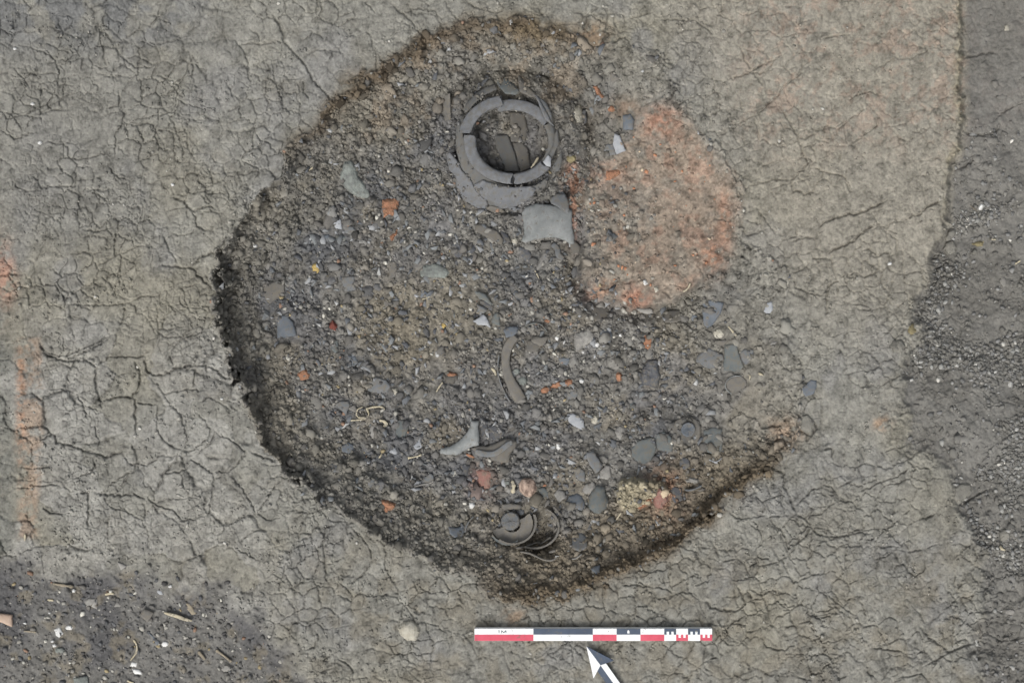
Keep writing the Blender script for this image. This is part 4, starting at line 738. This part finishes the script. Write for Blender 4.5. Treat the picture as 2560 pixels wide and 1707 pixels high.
stone('I', rnd('I', 890, 770, 19, 16), 'orange', "pinkish orange lump at the left edge of the fill", .01, name='burnt_clay_lump', cat='burnt clay', group=GR['lump'])
stone('I', "2130,960 2200,950 2215,1010 2170,1070", 'cream', "small cream triangular stone right of the pentagonal sherd", .01)
S('a', "245,1150 330,1110 540,955 620,1030 700,1180 745,1340 620,1270 400,1260", 'pale', "bright white triangular sherd in the dark group at the centre", lift=.02, thick=.01)
S('a', "290,310 430,330 600,390 700,540 820,710 700,680 560,570 430,530 340,420", 'teal', "greenish pointed sherd at the top of the dark group at the centre", lift=.014)
S('a', "360,680 470,720 620,820 660,830 640,870 560,930 470,920 380,840", 'grey', "small light grey sherd above the white triangular one at the centre", lift=.014)
S('a', "860,930 960,900 990,1080 1020,1290 880,1240 750,1180 800,1040", 'teal', "greenish grey sherd right of the white triangular one at the centre", lift=.012)
S('a', "430,580 560,560 700,640 830,740 800,880 640,790 480,700", 'dark', "dark sherd in the middle of the dark group at the centre", lift=.004)
S('a', "120,1020 250,1000 430,960 260,1130 150,1180", 'dark', "dark sherd at the left of the white triangular one", lift=.0)
put("rim_sherd", ribbon(T('J', "1730,340 1655,430 1605,540 1590,680 1605,810 1650,950 1720,1090 1800,1230"), 27, .014, lift=.014, taper=.6, wprof=[.75, .9, .85, .8, .85, 1, 1.15, 1.1]), 'brown', "pottery sherd", "long curved dark grey rim piece at the centre of the pit", GR['sherd'])
put("rim_sherd", ribbon(T('J', "1500,600 1480,800 1510,960 1590,1150 1670,1280"), 4, .012, lift=.008), 'grey', "pottery sherd", "thin pale edge running along the left of the long curved rim piece", GR['sherd'])
S('J', "1560,250 1650,200 1765,210 1760,290 1690,340 1600,360", 'blue', "blue-black sherd at the top end of the long curved rim piece", lift=.014, tilt=(0, .0003))
S('J', "1860,540 1900,400 2120,370 2100,470 2010,560", 'brown', "half moon sherd right of the long curved rim piece", lift=.006)
S('J', "2070,560 2110,480 2160,600 2070,660 1990,650", 'grey', "light crusted sherd below the half moon sherd", rough=.006)
put("rim_sherd", ribbon(T('J', "1840,220 1880,190 1960,158 2060,165 2130,220 2180,290"), 3.2, .014, lift=.012), 'teal', "pottery sherd", "thin circular vessel wall edge right of the long curved rim piece", GR['sherd'])
stone('J', rnd('J', 1740, 830, 12, 11), 'gstone', "upper of two greenish stones inside the bend of the long rim piece", .014)
stone('J', rnd('J', 1822, 955, 16, 14), 'gstone', "lower of two greenish stones inside the bend of the long rim piece", .016)
bone('J', "620,1120 660,1050 710,980", 5, "slanting white splinter left of the long curved rim piece")
bone('J', "1385,785 1430,820 1455,885", 6, "short white bone touching the left of the long curved rim piece")
stone('J', rnd('J', 840, 885, 17, 10), 'orange', "flat orange lump left of the long curved rim piece", .01, name='burnt_clay_lump', cat='burnt clay', group=GR['lump'])
for p, q, l in ((25, 1090, "left of three orange lumps in a row right of the long rim piece"), (180, 1020, "middle of three orange lumps in a row right of the long rim piece"), (345, 985, "right of three orange lumps in a row right of the long rim piece")):
    stone('K', rnd('K', p, q, 16, 9, rot=-.2), 'orange', l, .014, name='burnt_clay_lump', cat='burnt clay', group=GR['lump'])
stone('K', rnd('K', 1045, 905, 9, 13), 'orange', "bright orange lump left of the dark rough stone", .014, name='burnt_clay_lump', cat='burnt clay', group=GR['lump'])
stone('K', rnd('K', 1450, 420, 15, 20), 'orange', "crumbly orange lump above the dark rough stone", .01, rough=.01, name='burnt_clay_lump', cat='burnt clay', group=GR['lump'])
stone('K', rnd('K', 60, 125, 10, 6), 'orange', "small pink-orange lump above the thin circular wall edge", .008, name='burnt_clay_lump', cat='burnt clay', group=GR['lump'])
for p, q, r, l in ((185, 370, 6, "round white pebble left of the squarish light stone"), (740, 460, 7, "white pebble at the lower right of the squarish light stone"), (525, 970, 8, "white pebble right of the three orange lumps"), (545, 560, 4, "tiny white pebble under the squarish light stone"), (1065, 325, 5, "tiny pale pebble right of the flat bluish sherd")):
    stone('K', rnd('K', p, q, r), 'white', l, .009, name='pebble', cat='pebble', group=GR['stone'])
# upper part of the pit
S('C', "970,1090 1010,1110 1060,1230 985,1262 955,1180", 'pale', "light pointed sherd left of the top of the burnt patch", lift=.008)
S('C', "880,1230 905,1180 960,1175 985,1260 930,1270", 'grey', "grey sherd touching the light pointed one left of the burnt patch")
S('C', "1035,945 1100,930 1130,980 1120,1060 1040,1062", 'blue', "bluish rounded sherd above the burnt patch", dome=.006)
stone('C', "630,880 690,850 710,900 705,1000 660,1005 625,950", 'cream', "cream knobbly stone right of the broad jar", .018, rough=.008)
stone('C', "780,680 830,700 860,760 900,800 860,810 800,750", 'orange', "bright orange streak of clay near the top of the pit", .012, name='burnt_clay_lump', cat='burnt clay', group=GR['lump'])
stone('C', rnd('C', 945, 890, 10, 8), 'orange', "small orange lump below the bright orange streak", .01, name='burnt_clay_lump', cat='burnt clay', group=GR['lump'])
stone('C', rnd('C', 615, 1295, 14, 12), 'ocl', "tan clay lump right of the broad jar's lower rim", .016, name='clay_lump', cat='clay lump', group="yellow clay lumps")
stone('C', "900,1400 1010,1380 1020,1420 940,1470 890,1480", 'orange', "dull orange curved lump on the left of the burnt patch", .008, name='burnt_clay_lump', cat='burnt clay', group=GR['lump'])
S('C', "940,580 1020,640 960,685 930,650", 'brown', "small sherd near the top edge of the pit")
stone('C', "860,560 940,540 945,600 890,620", 'clodm', "squarish soil clod near the top of the pit", .014, name='soil_clod', cat='clod', group="clods on the pit slope")
S('B', "1600,780 1650,760 1655,980 1610,990 1560,900", 'brown', "narrow upright sherd left of the broad jar", tilt=(.001, 0), lift=.004)
stone('B', rnd('B', 1010, 1265, 9, 8), 'stone', "light round stone in the upper left of the pit", .014)
S('V', "340,1495 420,1495 560,1560 620,1640 610,1700 520,1660 420,1600 345,1560", 'brown', "triangular brown-grey sherd below the broad jar", lift=.006)
S('G', "2050,620 2130,590 2190,680 2150,760 2080,720", 'dark', "dark sherd under the triangular one below the broad jar")
stone('H', rnd('H', 155, 595, 9, 10), 'cream', "pale round stone left of the large curved light sherd", .014)
# outside the pit
stone('P', "2000,910 2040,850 2110,840 2170,880 2185,940 2150,1010 2080,1010 2020,970", 'cream', "pale rounded pebble left of the scale bar", .032, name='pebble', cat='pebble', rough=.006, group=GR['pebble'])
for t, p, q, r, l in (('A', 265, 850, 5, "white pebble near the left edge, upper of two"), ('A', 325, 1168, 6, "white pebble near the left edge, lower of two"), ('A', 122, 400, 5, "pale pebble in the upper left corner"),
                      ('A', 1410, 1510, 5, "pale pebble on cracked soil left of the pit"), ('F', 1810, 512, 4, "tiny white pebble beside the lower left rim of the pit"), ('N', 1190, 782, 6, "cream pebble on cracked soil right of the pit"),
                      ('E', 2085, 637, 6, "round white pebble inside the left rim of the pit")):
    stone(t, rnd(t, p, q, r, r * .8), 'white', l, .008, name='pebble', cat='pebble', group=GR['pebble'])
stone('N', "1910,320 1935,285 1958,300 1945,345 1915,345", 'white', "bright white oval pebble on the loose spoil at the right edge", .012, name='pebble', cat='pebble', group=GR['spoil'])
stone('N', "2145,300 2190,240 2240,235 2210,275 2160,325", 'stone', "long pale stone on the spoil at the far right", .016, group=GR['spoil'])
stone('N', "1860,620 1900,595 1960,600 1950,640 1900,645", 'ocl', "ochre stone among the gravel at the right", .014, group=GR['spoil'])
stone('N', rnd('N', 1880, 685, 9), 'clodm', "small round clod under the ochre stone", .014, name='soil_clod', cat='clod', group=GR['spoil'])
stone('N', "1620,660 1650,600 1710,590 1740,640 1730,700 1660,710", 'clodm', "large rounded clod on the step at the right", .02, name='soil_clod', cat='clod', group=GR['spoil'])
stone('N', "1640,560 1680,500 1730,490 1740,540 1690,590 1650,600", 'clodm', "large clod above the rounded one on the step at the right", .018, name='soil_clod', cat='clod', group=GR['spoil'])
stone('N', "1190,1450 1220,1400 1290,1400 1320,1450 1290,1510 1220,1500", 'clodm', "knobbly clod at the foot of the step at the right", .02, rough=.012, name='soil_clod', cat='clod', group=GR['spoil'])
stone('N', "1340,1290 1380,1270 1410,1330 1380,1370 1340,1340", 'ocl', "ochre clod above the knobbly one at the right", .012, name='soil_clod', cat='clod', group=GR['spoil'])
bone('N', "2000,583 2060,585", 3, "short straight white splinter in the gravel at the right", group=GR['spoil'])
bone('N', "2215,785 2260,755", 4, "slanting white splinter at the far right", group=GR['spoil'])
bone('N', "1845,305 1905,355", 2, "thin root left of the bright white oval pebble", 'wood', name='root', cat='root', group=GR['spoil'])
bone('R', "1360,505 1375,530 1405,542", 6, "white comma-shaped fragment on the gravel at the lower right", group=GR['spoil'])
stone('D', "2125,215 2145,200 2168,215 2165,250 2130,250", 'cream', "pale square pebble in the upper right corner", .01, name='pebble', cat='pebble', group=GR['spoil'])
stone('R', "1010,60 1060,25 1130,25 1150,90 1090,150 1040,190 1005,140", 'clodm', "wedge-shaped clod sunk in a gap at the lower right", .014, name='soil_clod', cat='clod', group=GR['spoil'])
stone('R', rnd('R', 1395, 425, 18), 'clodm', "round clod on the gravel at the lower right edge", .02, name='soil_clod', cat='clod', group=GR['spoil'])
stone('R', rnd('R', 1440, 1015, 14, 9), 'stone', "light flat stone on the gravel in the lower right corner", .012, group=GR['spoil'])
# ash patch
SA = lambda t, s, m, l, **k: sherd(t, s, m, l, group=GR['ash'], **k)
SA('Z', "-60,890 0,900 110,912 116,1026 0,980 -60,960", 'pink', "pink tile fragment at the left edge of the ash patch", name='tile_fragment', cat='tile', thick=.01, lift=.01)
SA('Z', "810,780 860,750 940,760 936,860 880,830 820,830", 'stone', "pale square sherd in the ash patch")
SA('Z', "1340,915 1390,850 1482,890 1420,982", 'brown', "square dark sherd in the ash patch, left of the long bone", lift=.01)
SA('Z', "705,1520 840,1500 852,1600 720,1620", 'gstone', "light greenish sherd at the bottom edge of the ash patch", lift=.006)
SA('Z', "520,1050 570,1030 610,1090 570,1130 540,1110", 'white', "bright white chip in the ash patch")
bone('Z', "1580,890 1700,922 1790,955 1850,965", 9, "long pale bone at the right of the ash patch", group=GR['ash'], wprof=[.3, .8, 1, 1, 1, .8, .3], lift=.012)
bone('Z', "1285,1150 1315,1200 1312,1270 1255,1350", 6, "curved cream rib bone in the lower ash patch", group=GR['ash'])
SA('Z', "1250,1405 1270,1365 1322,1370 1312,1410", 'white', "bright square chip below the curved rib bone")
SA('Z', "1260,1430 1340,1440 1372,1480 1300,1482", 'white', "bright slanting chip under the square chip")
bone('Z', "1220,1540 1295,1575", 6, "white splinter at the bottom edge of the ash patch", group=GR['ash'])
bone('Z', "510,610 600,625 710,640", 8, "tan bone at the top of the ash patch", 'wood', group=GR['ash'])
SA('Z', "1790,780 1850,830 1892,900 1850,912 1800,850", 'wood', "tan leaf-shaped sherd above the long pale bone")
SA('Z', "1510,680 1540,670 1575,715 1520,712", 'pale', "small bright triangle above the tan leaf-shaped sherd")
SA('Z', "1130,400 1222,440 1165,482", 'stone', "light triangular sherd above the ash patch", lift=.004)
SA('Z', "1095,830 1130,780 1165,820 1150,835", 'stone', "small light triangle left of the square dark sherd")
SA('Z', "1425,1080 1470,1110 1540,1180 1510,1200", 'blue', "slim blue-grey sherd in the right of the ash patch")
for p, q, r, l in ((505, 1165, 5, "upper of two tiny white pebbles below the bright white chip"), (525, 1205, 6, "lower of two tiny white pebbles below the bright white chip"), (665, 1033, 9, "white oval pebble right of the bright white chip"), (240, 990, 5, "white pebble right of the pink tile"),
                   (1590, 1190, 10, "round light pebble in the right of the ash patch"), (712, 678, 6, "cream pebble under the tan bone"), (575, 1250, 12, "olive grey stone below the two tiny white pebbles"), (1640, 635, 6, "yellowish pebble at the top right of the ash patch"), (478, 890, 4, "tiny white pebble above the bright white chip")):
    stone('Z', rnd('Z', p, q, r, r * .75), 'gstone' if r == 12 else 'white', l, .01, name='pebble', cat='pebble', group=GR['ash'])
bone('P', "470,1090 540,1140 600,1190", 8, "slanting tan root piece at the bottom, right of the ash patch", 'wood', name='root', cat='root', group=GR['ash'])
bone('P', "320,1100 380,1170", 9, "short tan root piece left of the slanting one", 'wood', name='root', cat='root', group=GR['ash'])
stone('P', rnd('P', 560, 1240, 14, 12), 'stone', "light oval stone below the slanting root piece", .012, group=GR['ash'])
bone('Z', "230,1065 350,1078", 4, "thin tan splinter below the pink tile", 'wood', group=GR['ash'])
bone('Z', "455,765 520,772", 5, "small white curved splinter in the upper ash patch", group=GR['ash'])
bone('Z', "1010,715 1060,705 1100,708", 5, "pale splinter at the top of the ash patch", group=GR['ash'])
bone('Z', "240,130 240,200", 5, "small upright white splinter at the left edge above the ash patch", group=GR['ash'])
# ---- loose gravel, crumbs and clods nobody could count
ICO = []
for sub in (1, 2):
    b = bmesh.new(); bmesh.ops.create_icosphere(b, subdivisions=sub, radius=1)
    ICO.append((np.array([v.co[:] for v in b.verts]), np.array([[v.index for v in f.verts] for f in b.faces]))); b.free()
def scatter(name, n, dens, rmin, rmax, pal, wts, label, cat, flat=.6, sub=0, sink=.3, box=(-150, 2710, -120, 1830), power=2.2, angular=.28, zf=None, flatshade=False):
    bx = rng.uniform(box[0], box[1], n * 12); by = rng.uniform(box[2], box[3], n * 12); j, i = gi(bx, by)
    k = rng.random(n * 12) < dens[j, i]; bx, by = bx[k][:n], by[k][:n]; n = len(bx)
    if not n: return
    V0, F0 = ICO[sub]; nv = len(V0); r = rmin + (rmax - rmin) * rng.random(n) ** power
    v = V0[None] * (1 + rng.normal(0, angular, (n, nv, 1)).clip(-.5, .5)) * r[:, None, None] * np.stack([rng.uniform(.75, 1.35, n), rng.uniform(.65, 1.1, n), rng.uniform(flat * .6, flat * 1.3, n)], -1)[:, None, :]
    a = rng.uniform(0, 6.28, n); t = rng.normal(0, .35, n); ca, sa, ct, st = np.cos(a)[:, None], np.sin(a)[:, None], np.cos(t)[:, None], np.sin(t)[:, None]
    x, y, z = v[..., 0], v[..., 1], v[..., 2]; y, z = y * ct - z * st, y * st + z * ct; x, y = x * ca - y * sa, x * sa + y * ca
    zz = (gz(bx, by) if zf is None else zf(bx, by)) + r * flat * (1 - sink) / U * .8; cx, cy = unproj(bx, by, zz)
    P3 = np.stack([cx[:, None] + x / U, cy[:, None] + y / U, zz[:, None] + z / U], -1)
    me = bpy.data.meshes.new(name); nf = len(F0) * n; me.vertices.add(n * nv); me.vertices.foreach_set("co", P3.astype(F).ravel())
    f = (F0[None] + (np.arange(n) * nv)[:, None, None]).reshape(-1).astype(np.int32)
    me.loops.add(nf * 3); me.polygons.add(nf); me.loops.foreach_set("vertex_index", f); me.polygons.foreach_set("loop_start", np.arange(nf, dtype=np.int32) * 3)
    me.update(calc_edges=True)
    if sub == 1 and not flatshade: me.polygons.foreach_set("use_smooth", np.ones(nf, bool))
    pc = lin(np.array(pal)); ch = rng.choice(len(pal), n, p=np.array(wts) / sum(wts)); c = pc[ch] * rng.uniform(.8, 1.2, (n, 1))
    soilc = C[gi(bx, by)]; own = (ch == 0)[:, None]; c = np.where(own, soilc * rng.uniform(.82, 1.25, (n, 1)), c)
    addcol(me, np.repeat(c[:, None], nv, 1).astype(F)); link(name, me, M['rubble'], label=label, cat=cat, kind='stuff')
PALF = [(0, 0, 0), (104, 102, 98), (92, 93, 94), (128, 126, 120), (160, 158, 150), (138, 114, 98), (150, 138, 110), (188, 186, 176), (78, 77, 76)]
scatter("pit_gravel", 13000, np.clip(fill * (.25 + .75 * rough_f), 0, 1), 1.5, 6.6, PALF, [60, 14, 7, 11, 4, 1.5, 1, 1.3, 6], "loose grit, tiny sherds and crumbs covering the floor of the pit", "gravel")
def chip_template(k):
    a = np.sort(rng.uniform(0, 2 * math.pi, k)); q = np.stack([np.cos(a), np.sin(a)], 1) * rng.uniform(.75, 1.1, (k, 1))
    v = np.concatenate([np.c_[q, np.full(k, .5)], np.c_[q, np.full(k, -.5)], [[0, 0, .62], [0, 0, -.6]]]); f = []
    for i in range(k): j = (i + 1) % k; f += [[2 * k, i, j], [2 * k + 1, j + k, i + k], [i, i + k, j + k], [i, j + k, j]]
    return v, np.array(f)
for k in (4, 5, 6, 5): ICO.append(chip_template(k))
SH = [(0, 0, 0), (102, 105, 108), (92, 94, 97), (118, 121, 122), (146, 148, 149), (106, 103, 98), (176, 177, 175)]
for q in range(4):
    scatter("small_sherds", 400, np.clip(fill * (1 - .8 * burnt0) + .25 * wall, 0, 1) * (rv > 80), 3.5, 14.5, SH, [3, 18, 12, 26, 20, 14, 4], "angular scraps of grey pottery strewn through the pit fill", "pottery scraps", flat=.32, sub=2 + q, sink=.5, angular=.05, power=1.7)
scatter("pit_clods", 1500, np.clip(fill * .35 + wall, 0, 1), 4, 13, PALF[:2], [92, 8], "rounded soil clods covering the sloping sides of the pit", "clods", flat=.6, sub=1, sink=.85, angular=.2)
clear = ((rv > 130) & (r2 > 75) & (r3 > 60) & (db < -10)).astype(F)
scatter("fill_clods", 300, np.clip(fill + .3 * wall, 0, 1) * clear, 6, 17, [(0, 0, 0), (106, 104, 100), (96, 96, 96)], [80, 10, 10], "larger lumps of soil and rubble in the pit fill", "rubble lumps", flat=.5, sub=1, sink=.9, angular=.3, power=1.8, flatshade=True)
scatter("jar_crumbs", 330, ((rv > 122) & (rv < 205)).astype(F), 1.6, 5, PALF[:3], [80, 12, 8], "soil crumbs lying on the shoulder of the great jar", "soil crumbs", zf=lambda x, y: shoulder(np.sqrt((x - VX) ** 2 + ((y - VY) / .9) ** 2)) + .009, box=(1060, 1500, 150, 580))
scatter("slope_crumbs", 7000, np.clip(wall, 0, 1), 2, 6.5, PALF[:4], [90, 3, 2, 5], "small crumbs of soil on the sloping sides of the pit", "soil crumbs", flat=.8)
scatter("burnt_crumbs", 900, np.clip(burnt, 0, 1), 1.5, 6, [(0, 0, 0), (176, 128, 100), (150, 146, 136), (196, 180, 156)], [70, 12, 12, 3], "crumbs of burnt clay on the reddish patch", "clay crumbs")
scatter("ash_debris", 3000, np.clip(ash, 0, 1), 1.5, 7, PALF, [40, 16, 12, 12, 7, 1, 3, 4, 8], "fine debris and grit in the ash patch", "debris", flat=.45)
scatter("spoil_clods", 420, np.clip(spoil, 0, 1), 3, 14, [(0, 0, 0), (112, 111, 108)], [85, 15], "grey clods sunk in the loose spoil at the right", "clods", flat=.4, sub=1, sink=1.1, angular=.2, box=(2000, 2850, -120, 1850), power=2.5, flatshade=True)
scatter("spoil_gravel", 9000, np.clip(spoil * (.08 + gra), 0, 1), 1.6, 7, [(0, 0, 0), (126, 126, 124), (108, 108, 106), (150, 150, 146), (196, 194, 186)], [62, 14, 14, 8, 1.2], "grey gravel and crumbs on the loose spoil at the right", "gravel", box=(2000, 2850, 300, 1850))
scatter("surface_crumbs", 5000, np.clip(plat * crumbs * .8 * (1 - .5 * smooth_ur), 0, 1), 1.4, 5, [(0, 0, 0), (150, 148, 140), (190, 188, 180)], [90, 8, 1.5], "small dry crumbs scattered over the cracked surface", "soil crumbs")
print("verts", X.size)
